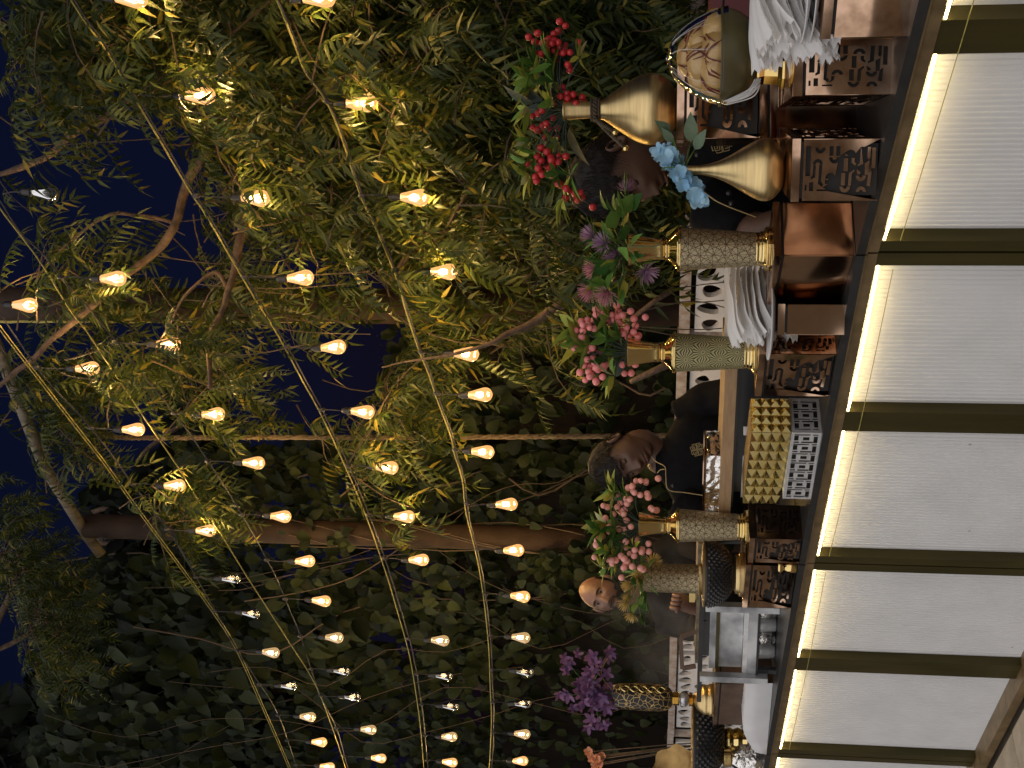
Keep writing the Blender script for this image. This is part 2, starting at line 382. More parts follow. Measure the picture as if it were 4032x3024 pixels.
BARX = {0: [(3690, 95, 228)], 1: [(3330, 1632, 1708)], 2: [(3200, 2600, 2650)], 3: []}
for k, (a, b, u, n) in enumerate(SECS):
    L = (b - a).length
    t = thing('buffet_counter_section', SEC_LABEL[k], 'counter', (a + b) / 2 * 1.0 - Z * ZT, 'counter sections in a row')
    def bx(s0, s1, o0, o1, z0, z1): return (a + u * ((s0 + s1) / 2) + n * ((o0 + o1) / 2) + Z * ((z0 + z1) / 2 - ZT), u * (abs(s1 - s0) / 2), n * (abs(o1 - o0) / 2), Z * ((z1 - z0) / 2))
    g = .003
    MB().box(*bx(g, L - g, -.62, 0, .831, .85)).build('counter_top', M_black, t)
    MB().box(*bx(g, L - g, -.0055, -.0012, .827, .8305)).build('edge_trim', M_bronze, t)
    MB().box(*bx(g, L - g, -.05, -.006, .803, .8265)).build('top_rail', M_bronze, t)
    MB().box(*bx(g, L - g, -.60, -.585, .0, .829)).build('back_panel', M_green_wall, t)
    MB().box(*bx(g, L - g, -.06, .035, .034, .064)).build('bottom_rail', M_bronze, t)
    MB().box(*bx(g, L - g, -.10, -.03, .0, .033)).build('plinth', M_olive, t)
    bars = [(g, .042)] + [tuple(sorted((on_face(k, x, y0)[0], on_face(k, x, y1)[0]))) for x, y0, y1 in BARX[k]] + [(L - .042, L - g)]
    for s0, s1 in bars: MB().box(*bx(s0, s1, -.065, -.0085, .0645, .8025)).build('divider_bar', M_olive, t)
    for (p0, q0), (p1, q1) in zip(bars, bars[1:]):
        s0, s1 = q0 + .001, p1 - .001; m = max(2, round((s1 - s0) / .0158)); vs = []; fs = []
        prof = []
        for i in range(m):
            w0 = s0 + (s1 - s0) * i / m; dw = (s1 - s0) / m
            prof += [(w0, 0), (w0 + dw * .10, .0022), (w0 + dw * .16, .0028), (w0 + dw * .24, .0022), (w0 + dw * .36, .0004)]
        prof.append((s1, 0))
        for zz in (.0648, .8022):
            for s, d in prof: vs.append(a + u * s + n * (-.040 + d) + Z * (zz - ZT))
        c = len(prof)
        for i in range(c - 1): fs.append((i, i + 1, c + i + 1, c + i))
        MB().add(vs, fs).build('ribbed_panel', M_panel, t)
        # the strip light hangs a little slack under the rail
        pts = [a + u * (s0 + (s1 - s0) * j / 16) + n * -.0120 + Z * (.7965 - .0035 * math.sin(PI * j / 16) * (1 + .6 * math.sin(k * 3 + p1 * 5)) - ZT) for j in range(17)]
        MB().tube(pts, .0028, 6).build('led_strip', M_led, t)
    if k < 3:
        MB().tube([a + u * (.05 + (L - .1) * j / 12) + n * -.004 + Z * (.765 - .004 * math.sin(PI * j / 12) - ZT) for j in range(13)], .0011, 4).build('thin_wire', M_rope, t)

# paving and grass before the counter
pv = bpy.data.objects.new('pavement', None); COL.objects.link(pv); pv['kind'] = 'structure'
rs = random.Random(3)
for k, (a, b, u, n) in enumerate(SECS):
    L = (b - a).length; s = -.1; base = V((a.x, a.y, 0))
    while s < L:
        ww = rs.uniform(.28, .5); w0, w1 = .055, .235 + rs.uniform(-.02, .03)
        P = [base + u * (s + .004) + n * w0, base + u * (s + ww - .006) + n * w0, base + u * (s + ww - .006 - rs.uniform(0, .03)) + n * w1, base + u * (s + ww * .5) + n * (w1 + .02), base + u * (s + .004 + rs.uniform(0, .03)) + n * (w1 - .01)]
        b_ = MB(); hh = .024 + rs.uniform(0, .008); c = sum(P, V()) / 5
        top = [c + (p - c) * .965 + Z * hh for p in P]; mid = [p + Z * (hh - .008) for p in P]; low = [p + Z * .001 for p in P]
        b_.add(low + mid + top, [(10, 11, 12, 13, 14)] + [(i, (i + 1) % 5, 5 + (i + 1) % 5, 5 + i) for i in range(5)] + [(5 + i, 5 + (i + 1) % 5, 10 + (i + 1) % 5, 10 + i) for i in range(5)])
        b_.build('paving_stone', M_pave, pv); s += ww
gm = MB(); rg = random.Random(5)
for k, (a, b, u, n) in enumerate(SECS):
    L = (b - a).length; base = V((a.x, a.y, 0))
    for i in range(5200):
        s, o = rg.uniform(-.1, L), .25 + rg.random() ** 1.2 * .75
        p = base + u * s + n * o; h = rg.uniform(.02, .045); d = V((rg.uniform(-1, 1), rg.uniform(-1, 1), 0)) * .012; q = V((rg.uniform(-1, 1), rg.uniform(-1, 1), 0)) * .0022
        gm.add([p - q, p + q, p + q * .6 + d * .4 + Z * h * .6, p + d + Z * h], [(0, 1, 2), (0, 2, 3)])
gm.build('grass', M_grass, kind='stuff')['label'] = 'short green lawn beyond the stone edging'

def edge_depth(y):                                          # how far off the counter's front edge is, at this height of the picture's y
    best = None
    for a, b, u, n in SECS:
        for j in range(101):
            p = a + (b - a) * (j / 100); e = abs(proj(p)[1] - y)
            if best is None or e < best[0]: best = (e, p.y)
    return best[1]

# ------------------------------------------------------------------ boxes on the counter
def rect(x0, x1, y0, y1): return [(x0, y0), (x1, y0), (x1, y1), (x0, y1)]
def arc(cx, cy, r0, r1, a0, a1, n=7):
    return [(cx + r1 * math.cos(a0 + (a1 - a0) * i / n), cy + r1 * math.sin(a0 + (a1 - a0) * i / n)) for i in range(n + 1)] + \
           [(cx + r0 * math.cos(a1 - (a1 - a0) * i / n), cy + r0 * math.sin(a1 - (a1 - a0) * i / n)) for i in range(n + 1)]
RAW = [rect(40, 92, 42, 372), arc(222, 60, 24, 62, 0, PI), rect(350, 390, 45, 150), rect(440, 480, 45, 150), arc(415, 168, 26, 66, 0, PI),
       arc(195, 245, 24, 60, PI, 2 * PI), [(135, 256), (167, 256), (162, 385), (112, 408), (112, 380), (130, 365)], [(219, 256), (255, 256), (247, 430), (282, 475), (258, 490), (212, 455)],
       arc(625, 152, 26, 66, PI, 2 * PI), rect(545, 588, 178, 322), [(645, 178), (682, 178), (682, 220), (702, 240), (690, 258), (645, 228)],
       [(760, 60), (802, 60), (795, 240), (735, 262), (728, 248), (752, 232)], [(852, 60), (888, 60), (888, 168), (872, 192), (850, 170)], rect(915, 952, 65, 290),
       rect(520, 560, 340, 480), [(618, 345), (678, 305), (684, 325), (655, 350), (648, 480), (612, 480)], arc(568, 494, 24, 64, 0, PI),
       arc(370, 402, 24, 62, PI, 2 * PI), [(300, 420), (336, 420), (330, 465), (275, 500), (268, 480), (300, 462)],
       [(822, 240), (874, 208), (868, 360), (828, 360)], [(716, 300), (762, 330), (762, 355), (726, 355)], arc(776, 372, 22, 62, 0, PI), [(872, 345), (912, 330), (900, 490), (860, 478)],
       rect(12, 50, 470, 536), rect(98, 138, 442, 540), rect(200, 310, 522, 542), arc(785, 552, 24, 60, PI, 2 * PI)]
def slots(w_, h_, flip=False):
    out = []
    for lp in RAW:
        q = []
        for x, y in lp:
            a = min(max(.045 + y / 610 * .90, .035), .965); c = min(max(1 - x / 1010, .03), .97)
            q.append((w_ * ((1 - a) if flip else a), h_ * c))
        out.append(q)
    return out
def greek(w_, h_, nrep):
    out = []; pw = (w_ - .012) / nrep
    for i in range(nrep):
        x = .006 + i * pw
        def r(a, b, c, d): out.append(rect(x + a * pw, x + b * pw, h_ * c, h_ * d))
        r(.04, .17, .10, .28); r(.25, .95, .10, .24); r(.78, .95, .25, .64); r(.32, .66, .38, .60); r(.03, .16, .36, .90); r(.17, .70, .75, .90); r(.78, .95, .72, .90)
    return out
def studs(b, o, ux, uz, nn, w_, h_, nx, nz, hgt):
    for i in range(nx):
        for j in range(nz):
            p = [o + ux * (w_ * (i + a) / nx) + uz * (h_ * (j + c) / nz) for a, c in ((0, 0), (1, 0), (1, 1), (0, 1))]
            c = sum(p, V()) / 4 + nn * hgt
            b.add(p + [c], [(0, 1, 4), (1, 2, 4), (2, 3, 4), (3, 0, 4)])
def fat(lp):
    xs = sorted(set(p[0] for p in lp)); ys_ = sorted(set(p[1] for p in lp))
    if len(lp) == 4 and len(xs) == 2: return [(p[0] + (-7 if p[0] == xs[0] else 7), p[1]) for p in lp]
    cx = sum(p[0] for p in lp) / len(lp); cy = sum(p[1] for p in lp) / len(lp); return [(cx + (p[0] - cx) * 1.12, cy + (p[1] - cy) * 1.05) for p in lp]
RAW = [fat(lp) for lp in RAW]
BOX = {}
def frame_of(x, y, off, xa, ya, yb, zdepth=None):
    """near top corner C, unit vector along the seen face, its width, unit vector along the side, its depth"""
    d = zdepth or edge_depth(y) + off
    C = at(x, y, d); A = on(xa, ya, C.z) if abs(C.z - CAMH) > .03 else at(xa, ya, d + .02)
    e1 = (A - C); e1.z = 0; wd = e1.length; e1.normalize()
    e2 = V((-e1.y, e1.x, 0)); e2 = e2 if e2.y > 0 else -e2
    if yb is None: dp = .2
    elif isinstance(yb, float): dp = yb
    else:
        dp = .2; s0 = abs(proj(C + e2 * .05)[1] - y)
        best = min((abs(proj(C + e2 * (q / 200))[1] - yb), q / 200) for q in range(10, 70)); dp = best[1]
    return C, e1, wd, e2, dp
def display_box(key, label, x, y, off, xa, ya, yb, style, m, zb=ZT, zdepth=None, name='display_box', lip=True):
    C, e1, wd, e2, dp = frame_of(x, y, off, xa, ya, yb, zdepth)
    zt = C.z; base = V((C.x, C.y, 0)) + e1 * wd / 2 + e2 * dp / 2
    t = thing(name, label, 'box', base + Z * zb, 'metal display boxes on the counter')
    o = V((C.x, C.y, zb)); hb = zt - zb - (.022 if lip else .001); th = .0016
    right = e1.dot(RGT) > 0                                  # which way the seen face runs
    def panel(nm, org_, ux, w_, nn, holes):
        M = Matrix(((ux.x, 0, nn.x, org_.x), (ux.y, 0, nn.y, org_.y), (0, 1, 0, org_.z), (0, 0, 0, 1)))
        return sheet_holes(nm, rect(0, w_, 0, hb), holes, th, M, m, t)
    f = .012
    hs = lambda w_, fl: slots(w_, hb, fl) if style == 'slots' else greek(w_, hb, max(2, round(w_ / (hb * .55)))) if style == 'greek' else []
    panel('front_panel', o + e1 * 0, e1, wd, -e2, hs(wd, right))
    panel('side_panel', o + e2 * .002, e2, dp - .004, -e1, hs(dp - .004, not right))
    panel('back_panel', o + e2 * dp, e1, wd, e2, [])
    panel('side_panel', o + e1 * wd + e2 * .002, e2, dp - .004, e1, [])
    MB().box(o + e1 * wd / 2 + e2 * dp / 2 + Z * (hb / 2 + .001), e1 * (wd / 2 - .009), e2 * (dp / 2 - .009), Z * (hb / 2 - .001)).build('slot_shade_core', M_inside, t)  # near-black core added behind the panels, stands in for shade inside the slots
    if style == 'studs':
        b = MB(); studs(b, o - e2 * .001, e1, Z, -e2, wd, hb, 8, 4, .0105); b.build('studded_face', m, t)
        b = MB(); studs(b, o - e1 * .001, e2, Z, -e1, dp, hb, 4, 4, .0105); b.build('studded_face', m, t)
    if lip:
        MB().box(V((o.x, o.y, zt)) + e1 * wd / 2 + e2 * dp / 2 - Z * .019, e1 * (wd / 2 - .004), e2 * (dp / 2 - .004), Z * .0028).build('groove', M_inside, t)
        MB().box(V((o.x, o.y, zt)) + e1 * wd / 2 + e2 * dp / 2 - Z * .008, e1 * (wd / 2 + .002), e2 * (dp / 2 + .002), Z * .008).build('lid_rim', m, t)
    else:
        MB().box(V((o.x, o.y, zt)) + e1 * wd / 2 + e2 * dp / 2 - Z * .001, e1 * (wd / 2 + .001), e2 * (dp / 2 + .001), Z * .001).build('lid', m, t)
    BOX[key] = dict(C=C, e1=e1, e2=e2, w=wd, d=dp, zt=zt, mid=V((base.x, base.y, zt)), t=t)
    return t
display_box('K1', 'plain dented copper box under the white napkins at the near end', 3233, 148, .03, 3262, -190, .26, 'plain', M_copperF)
display_box('K2', 'slotted copper box turned to show its end, beneath the brass stand of the bun bowl', 3124, 375, .05, 3130, 158, 432, 'slots', M_copperF)
display_box('K3b', 'dark copper riser box hidden below the stained slotted box', 2992, 250, 0, 2992, 545, .26, 'plain', M_copper, zdepth=2.86)
z3 = BOX['K3b']['zt']
display_box('K3', 'stained slotted copper box carrying the big roped brass gourd vase', 2668, 247, 0, 2668, 545, .26, 'slots', M_copperF, zb=z3, zdepth=2.86)
display_box('K4', 'slotted copper box under the slim brass vase with blue flowers', 3121, 550, .04, 3112, 790, 436, 'slots', M_copperF)
display_box('K5', 'smooth mirror copper box standing corner-on under the tall etched vase', 3048, 1007, .03, 3017, 1195, 800, 'plain', M_copper)
display_box('K6', 'smooth copper box under the leaning stack of white napkins', 3064, 1200, .03, 3061, 1316, .17, 'plain', M_copper)
display_box('K7', 'slotted rose copper box under the green fan-patterned vase', 2989, 1394, .03, 2972, 1556, 1316, 'slots', M_copperF)
display_box('K9', 'silver box with square key fretwork under the gold studded box', 3117, 1702, .03, 3082, 1962, 1570, 'greek', M_silver, lip=False)
display_box('K8', 'shiny gold box with pyramid studs on the silver fretwork box', 2959, 1702, .028, 2925, 1980, 1566, 'studs', M_gold, zb=BOX['K9']['zt'] + .001, lip=False)
display_box('K10', 'dark slotted copper box under the etched brass vase with peach berries', 2952, 2119, .03, 2944, 2212, 1988, 'slots', M_copperF)
display_box('K11', 'glinting slotted copper box under the black studded bowl', 2938, 2224, .03, 2922, 2388, .22, 'slots', M_copperF)
display_box('K12', 'dark wooden box with shiny panes beneath the crystal-stemmed orchid vase', 2818, 2690, .30, 2806, 2850, .2, 'plain', M_darkwood)
# ------------------------------------------------------------------ vases
def prof_px(pts, d, xb):                                    # [(picture x, radius px)] -> [(radius m, height m)] at distance d
    k = d / FPX
    return [(max(r * k, .0008), (xb - x) * k) for x, r in reversed(pts)]
def refine(p, n=4):
    q = smooth_path([(r, h, 0) for r, h in p], n); return [(max(a.x, .0008), a.y) for a in q]
VB = {}
def vase_base(key, y, boxkey, xb=None):
    b = BOX[boxkey]; d = b['mid'].y; p = at(xb or 3000, y, d); p.z = b['zt'] + .0008; return p
# brass gourd with a rope
p = vase_base('V1', 428, 'K3', 2662); d = p.y
t = thing('gourd_vase', 'large brushed brass gourd vase with twisted rope tied round its neck', 'vase', p)
P1 = [(2218, 36), (2219, 41), (2224, 42), (2232, 39), (2300, 35), (2345, 33), (2380, 43), (2420, 70), (2460, 97), (2500, 121), (2540, 135), (2570, 138), (2600, 131), (2630, 110), (2648, 86), (2660, 66), (2662, 40)]
MB().lathe(refine(prof_px(P1, d, 2662)), p, 64).build('body', M_brass, t, True)
k = d / FPX; zr = (2662 - 2346) * k; rr = 34.5 * k
b = MB()
for ph in (0, PI):
    b.tube([p + V(((rr + .003 + .0032 * math.cos(a * 9 + ph)) * math.cos(a), (rr + .003 + .0032 * math.cos(a * 9 + ph)) * math.sin(a), zr + .0045 * math.sin(a * 9 + ph) + j * .0)) for j in range(97) for a in [2 * PI * j / 96]], .0032, 5)
for dz in (-.009, .009):
    b.tube([p + V(((rr + .004) * math.cos(2 * PI * j / 40), (rr + .004) * math.sin(2 * PI * j / 40), zr + dz)) for j in range(41)], .003, 5)
b.build('rope_tie', M_sisal, t, True)
for (xe, ye) in ((2422, 521), (2464, 584)):
    e0 = p + V((-(rr + .006), -.012, zr - .004)); e1 = at(xe, ye, d - .10)
    mid = (e0 + e1) / 2 + V((-.004, -.035, .004)); ln = smooth_path([e0, mid, e1], 14); b = MB()
    for ph in (0, PI):
        b.tube([q + V((.0026 * math.cos(i * 1.3 + ph), 0, .0026 * math.sin(i * 1.3 + ph))) for i, q in enumerate(ln)], .0028, 5)
    b.build('tassel_cord', M_sisal, t, True)
    MB().ball(e1, .0075).build('bead', M_brassP, t, True)
V1 = dict(top=p + Z * (2662 - 2218) * k, k=k, d=d)
p = vase_base('V2', 667, 'K4', 3105); d = p.y
t = thing('bottle_vase', 'slim necked satin brass vase with teardrop body, holding blue flowers', 'vase', p)
P2 = [(2722, 14), (2722, 18), (2726, 18.5), (2735, 17), (2765, 17), (2800, 20), (2850, 33), (2900, 56), (2950, 86), (3000, 113), (3030, 121), (3060, 115), (3085, 92), (3100, 66), (3104, 40)]
MB().lathe(refine(prof_px(P2, d, 3104)), p, 64).build('body', M_brass, t, True)
V2 = dict(top=p + Z * (3104 - 2722) * d / FPX, d=d)
def goblet(key, label, y, bk, s, pm, xtop, xbase):
    """trumpet-necked vase with a patterned barrel; s scales the first one's measures"""
    p = vase_base(key, y, bk, xbase); d = p.y; k = d / FPX; H = (xbase - xtop) * k; q = H / 541.0
    t = thing('trumpet_vase', label, 'vase', p, 'trumpet necked vases with etched barrels')
    def pr(a): return [(max(r * q, .001), (541 - x) * q) for x, r in reversed(a)]
    MB().lathe(refine(pr([(0, 58), (0, 62), (3, 62), (45, 52), (100, 43), (136, 40), (139, 20)])), p, 48).build('trumpet_neck', M_brassP, t, True)
    MB().lathe(refine(pr([(139, 38), (142, 44), (148, 45), (152, 41), (158, 46), (172, 62), (186, 78), (190, 80)]), 3), p, 48).build('shoulder', M_brassP, t, True)
    MB().lathe(pr([(190, 60), (190, 87), (192, 89), (199, 89), (201, 87), (201, 60)]), p, 56).build('rim_band', M_brassP, t)
    lathe_uv('etched_barrel', pr([(201, 83), (240, 81), (320, 76), (400, 71), (488, 65)]), p, pm, t, 56)
    MB().lathe(refine(pr([(488, 65), (504, 64), (506, 68), (514, 68), (520, 72), (526, 84), (530, 86)]), 3), p, 48).build('foot_collar', M_brassP, t, True)
    MB().lathe(pr([(530, 60), (530, 86), (540, 86), (541, 84), (541, 40)]), p, 56).build('foot_rim', M_brassP, t)
    return dict(top=p + Z * H, d=d, q=q)
V3 = goblet('V3', 'trumpet vase with star-etched barrel on the mirror copper box, lilac flowers in it', 981, 'K5', 1, M_star, 2494, 3035)
V4 = goblet('V4', 'trumpet vase with green fan-patterned barrel holding pink berries', 1391, 'K7', 1, M_fan, 2490, 2986)
V5 = goblet('V5', 'trumpet vase with star-etched barrel on the dark slotted box, beside the black studded bowl', 2076, 'K10', 1, M_star, 2531, 2950)
# black studded bowls
def studded_bowl(label, p, R, Hb, foot, stem=None):
    t = thing('studded_bowl', label, 'bowl', p, 'black studded bowls with brass feet')
    hb = foot; pr = [(R * .30, hb), (R * .55, hb + Hb * .10), (R * .82, hb + Hb * .36), (R * .96, hb + Hb * .68), (R, hb + Hb)]
    pr = refine(pr, 4); MB().lathe(pr + [(R * .97, hb + Hb), (R * .9, hb + Hb * .7), (R * .5, hb + Hb * .22), (.004, hb + Hb * .2)], p, 56).build('bowl', M_stud, t, True)
    MB().lathe([(R * .985, hb + Hb - .0005), (R * 1.015, hb + Hb), (R * 1.015, hb + Hb + .005), (R * .97, hb + Hb + .005)], p, 56).build('rim', M_bronze, t)
    b = MB(); N = len(pr)
    for j in range(2, N - 2):
        r, h = pr[j]; n = 30
        for i in range(n):
            a = 2 * PI * (i + .5 * (j % 2)) / n; c = p + V((r * math.cos(a), r * math.sin(a), h)); o = V((math.cos(a), math.sin(a), -.25)).normalized()
            tt = V((-math.sin(a), math.cos(a), 0)); zz = o.cross(tt); e = R * .07
            b.add([c + tt * e, c + zz * e, c - tt * e, c - zz * e, c + o * e * .9], [(0, 1, 4), (1, 2, 4), (2, 3, 4), (3, 0, 4)])
    b.build('studs', M_stud, t, kind='stuff')
    if stem:
        pp = [(R * .62, 0), (R * .62, .006)]
        for i in range(9): pp += [(R * .33 * (1 + .12 * (i % 2)), .008 + (foot - .012) * i / 8)]
        MB().lathe(pp + [(R * .2, foot + .004)], p, 40).build('ribbed_stem', M_brassP, t)
    else:
        MB().lathe([(R * .66, 0), (R * .66, foot * .35), (R * .60, foot * .4), (R * .58, foot * .75), (R * .50, foot * .8), (R * .38, foot + .006)], p, 48).build('foot', M_brass, t)
    return t
kb = BOX['K11']; d = kb['mid'].y; p = at(2940, 2262, d); p.z = kb['zt'] + .0008; kk = d / FPX
studded_bowl('black studded bowl on brass foot above the glinting slotted copper box', p, 128 * kk, (2898 - 2790) * kk, (2936 - 2898) * kk)
VB1 = p + Z * ((2936 - 2788) * kk)
MB_ = MB().lathe([(126 * kk * .9, 0), (126 * kk * .9, .004), (.01, .004)], VB1 + Z * .002, 40)
lid = MB_.build('bowl_cover', M_bronze); prop(lid, 'flat bronze cover closing the black studded bowl under the cylinder vase', 'cover')
p = VB1 + Z * .0068; p.x, p.y = at(2780, 2281, d).x, at(2780, 2281, d).y
t = thing('cylinder_vase', 'straight etched brass cylinder vase holding yellow flowers', 'vase', p)
lathe_uv('etched_barrel', [(56 * kk, .006), (56 * kk, (2780 - 2556) * kk), (57.5 * kk, (2780 - 2553) * kk)], p, M_star, t, 48)
b = MB()
for i in range(60):
    a = 2 * PI * i / 60; c = p + V((58 * kk * math.cos(a), 58 * kk * math.sin(a), .005)); tt = V((-math.sin(a), math.cos(a), 0))
    b.tube([c - tt * .004 - Z * .003, c + tt * .004 + Z * .004], .0026, 4)
b.build('braided_rim', M_brass, t)
MB().lathe([(55 * kk, .0), (55 * kk, .006)], p, 40).build('base_disc', M_brass, t)
V6 = dict(top=p + Z * (2780 - 2553) * kk, d=d)
# crackle vase on crystal stem
kb = BOX['K12']; d = kb['mid'].y; p = at(2815, 2757, d); p.z = kb['zt'] + .0008; k = d / FPX
t = thing('crackle_vase', 'black and gold crackle vase on a crystal ball stem, purple orchids in it', 'vase', p)
h = lambda x: (2815 - x) * k
MB().lathe(refine([(62 * k, 0), (62 * k, h(2800)), (57 * k, h(2795)), (58 * k, h(2780)), (52 * k, h(2772)), (40 * k, h(2755)), (20 * k, h(2742)), (15 * k, h(2735))], 2), p, 40).build('bell_foot', M_brass, t, True)
for x0, x1 in ((2722, 2735), (2658, 2684)):
    n_ = 7; MB().lathe([(24 * k * (1 + .18 * (i % 2)), h(x1) + (h(x0) - h(x1)) * i / n_) for i in range(n_ + 1)], p, 32).build('ribbed_neck', M_brassP, t)
b = MB(); b.lathe([(r * 31 * k, h(2703) + z * 20 * k) for r, z in ((.45, -1), (.85, -.6), (1, -.15), (1, .15), (.85, .6), (.45, 1))], p, 10); b.build('crystal_ball', M_crystal, t)
lathe_uv('crackle_body', refine([(18 * k, h(2658)), (34 * k, h(2652)), (48 * k, h(2630)), (52 * k, h(2590)), (52 * k, h(2530)), (50 * k, h(2470)), (46 * k, h(2440)), (40 * k, h(2427))], 3), p, M_crack, t, 40)
b = MB()
for s_ in (0, 1):
    pts = [p + V((52 * k * math.cos(a), 52 * k * math.sin(a), z)) + V((math.cos(a), math.sin(a), 0)) * .004 for i in range(40) for a in [-.75 + .22 * math.sin(i * .42 + s_ * 3.1)] for z in [h(2630) + (h(2450) - h(2630)) * i / 39]]
    b.tube(pts, .0038, 5)
b.build('gilt_scrollwork', M_brassP, t, True)
V7 = dict(top=p + Z * h(2427), d=d)
# far bowl and gilt dish at the end
d = edge_depth(2930) + .30; k = d / FPX
p = at(2960, 2925, d); p.z = ZT + .0008 + .0
hh = p.z
top_z = at(2728, 2925, d).z; stem_h = at(2848, 2925, d).z - hh
studded_bowl('black studded bowl on tall ribbed brass stem at the far end', p, 150 * k, top_z - hh - stem_h, stem_h, True)
t = thing('gilt_dish', 'wide fluted gilt dish tipped up behind the far black bowl', 'dish', at(2745, 3010, d + .35))
c = at(2668, 3060, d + .35); b = MB(); nf = 40
ax = V((.25, -.8, .55)).normalized(); sx = ax.orthogonal().normalized(); sy = ax.cross(sx)
vs = []; fs = []
for i in range(6):
    for j in range(nf):
        a = 2 * PI * j / nf; r = 128 * k * (i / 5) * (1 + .05 * math.cos(a * 8) * i / 5); vs.append(c + sx * r * math.cos(a) + sy * r * math.sin(a) + ax * (-.05 + .06 * (i / 5) ** 2 + .006 * math.cos(a * 8) * i / 5))
for i in range(5):
    for j in range(nf): fs.append((i * nf + j, i * nf + (j + 1) % nf, (i + 1) * nf + (j + 1) % nf, (i + 1) * nf + j))
b.add(vs, fs); b.build('fluted_plate', M_dish, t, True)
MB().tube([c + ax * -.05, V((c.x, c.y, ZT + .02)), V((c.x, c.y, ZT))], [.012, .012, .05], 10).build('stand', M_brass, t)
t = thing('cut_glass_jar', 'cut glass jar with brass cap at the far end of the counter', 'jar', on(3040, 3000, ZT))
p = at(3010, 2990, edge_depth(2985) + .12); p.z = ZT; k = p.y / FPX
MB().lathe([(50 * k, 0), (58 * k, 30 * k), (54 * k, 90 * k), (30 * k, 120 * k)], p, 9).build('jar_body', M_foil, t)
MB().lathe([(32 * k, 120 * k), (34 * k, 124 * k), (34 * k, 150 * k), (6 * k, 160 * k)], p, 24).build('cap', M_brassP, t)

# ------------------------------------------------------------------ napkins, bun bowl, trays, warmer
def napkins(label, group, y0, y1, x0, x1, d, n, seed, droop, zdir=0):
    """a pile of thin paper napkins; near edge at picture y0, feathered edge at y1, between heights x0 (top) and x1"""
    r = random.Random(seed); base = at(x1, (y0 + y1) / 2, d)
    t = thing('napkin_stack', label, 'napkins', base, group)
    za = at(x0, y1, d).z; zb = at(x1, y1, d).z
    for i in range(n):
        f_ = (i + .5) / n; z = zb + (za - zb) * f_; nx, nv = 24, 34; vs = []; fs = []
        ye = y1 - r.uniform(0, 1) * (y1 - y0) * .22; yaw = r.uniform(-.25, .25); dep = .15
        A = at(2900, y0, d); B = at(2900, ye, d); ph = r.uniform(0, 9)
        for a in range(nx + 1):
            for c in range(nv + 1):
                s_ = a / nx; w_ = c / nv
                q = A.lerp(B, s_); q.z = z
                q = q + V((0, 1, 0)) * (dep * (w_ - .25) * (1 + .5 * s_)) + V((yaw * .1 * (w_ - .5), 0, 0))
                pl = math.sin(w_ * 34 + ph) * .0055 * s_ ** 2 + math.sin(w_ * 9 + ph * 2) * .010 * s_ ** 1.5
                jag = (.016 * noise.noise(V((w_ * 9, ph, i))) + (.006 if c % 2 else -.004)) * s_ ** 5
                q = q + V((-1, .1, 0)) * jag
                q.z += pl - droop * (s_ ** 2.2) * (.5 + .5 * (1 - w_)) * (1.1 - .5 * f_) + .008 * noise.noise(V((s_ * 3, w_ * 3, ph)))
                vs.append(q)
        for a in range(nx):
            for c in range(nv): fs.append((a * (nv + 1) + c, (a + 1) * (nv + 1) + c, (a + 1) * (nv + 1) + c + 1, a * (nv + 1) + c + 1))
        MB().add(vs, fs).build('napkin', M_paper, t, True)
    return t
napkins('tall pile of feathered white napkins at the near end, beside the bun bowl', 'piles of white napkins', -130, 236, 2950, 3200, edge_depth(120) + .13, 11, 4, .045)
napkins('leaning pile of feathered white napkins between the two tall trumpet vases', 'piles of white napkins', 1040, 1368, 2850, 3050, edge_depth(1230) + .13, 9, 9, .05)
k1 = BOX['K1']; p = k1['mid'] + Z * .001
t = thing('white_plate', 'white china plates stacked under the near pile of napkins', 'plates', p)
for i in range(2): MB().lathe([(.06, i * .014), (.085, i * .014 + .004), (.12, i * .014 + .012), (.12, i * .014 + .0145), (.085, i * .014 + .008), (.01, i * .014 + .007)], p + k1['e2'] * -.02, 40).build('plate', M_white, t, True)
k6 = BOX['K6']; p = k6['mid'] + Z * .001
t = thing('white_plate', 'white china plate under the leaning pile of napkins', 'plates', p)
MB().lathe([(.05, 0), (.07, .004), (.105, .012), (.105, .0145), (.07, .008), (.01, .007)], p, 40).build('plate', M_white, t, True)
# brass stand and the bun bowl
kb = BOX['K2']; d = kb['mid'].y + .02; k = d / FPX; p = at(3110, 262, d); p.z = kb['zt'] + .0008
t = thing('bowl_stand', 'squat faceted brass stand lifting the bun bowl', 'stand', p)
MB().lathe([(85 * k, 0), (88 * k, 6 * k), (86 * k, 14 * k), (70 * k, 30 * k), (66 * k, 80 * k), (74 * k, 100 * k), (72 * k, 108 * k)], p, 8).build('faceted_foot', M_brassP, t)
zb = p.z + 108 * k + .0006; p = V((p.x, p.y, zb)); c0 = at(2838, 224, d); p.x = c0.x; R = 188 * k; Hb = c0.z - zb
t = thing('bun_bowl', 'dark glazed bowl heaped with sauced buns under cling film', 'bowl', p)
pr = refine([(R * .35, 0), (R * .52, .004), (R * .80, Hb * .30), (R * .95, Hb * .65), (R, Hb)], 5)
MB().lathe(pr + [(R * .97, Hb), (R * .93, Hb * .72), (R * .5, Hb * .2), (.003, Hb * .18)], p, 56).build('bowl', M_bowlG, t, True)
MB().lathe([(R * .995, Hb - .001), (R * 1.012, Hb), (R * 1.012, Hb + .003), (R * .985, Hb + .003)], p, 56).build('rim', M_bowlG, t)
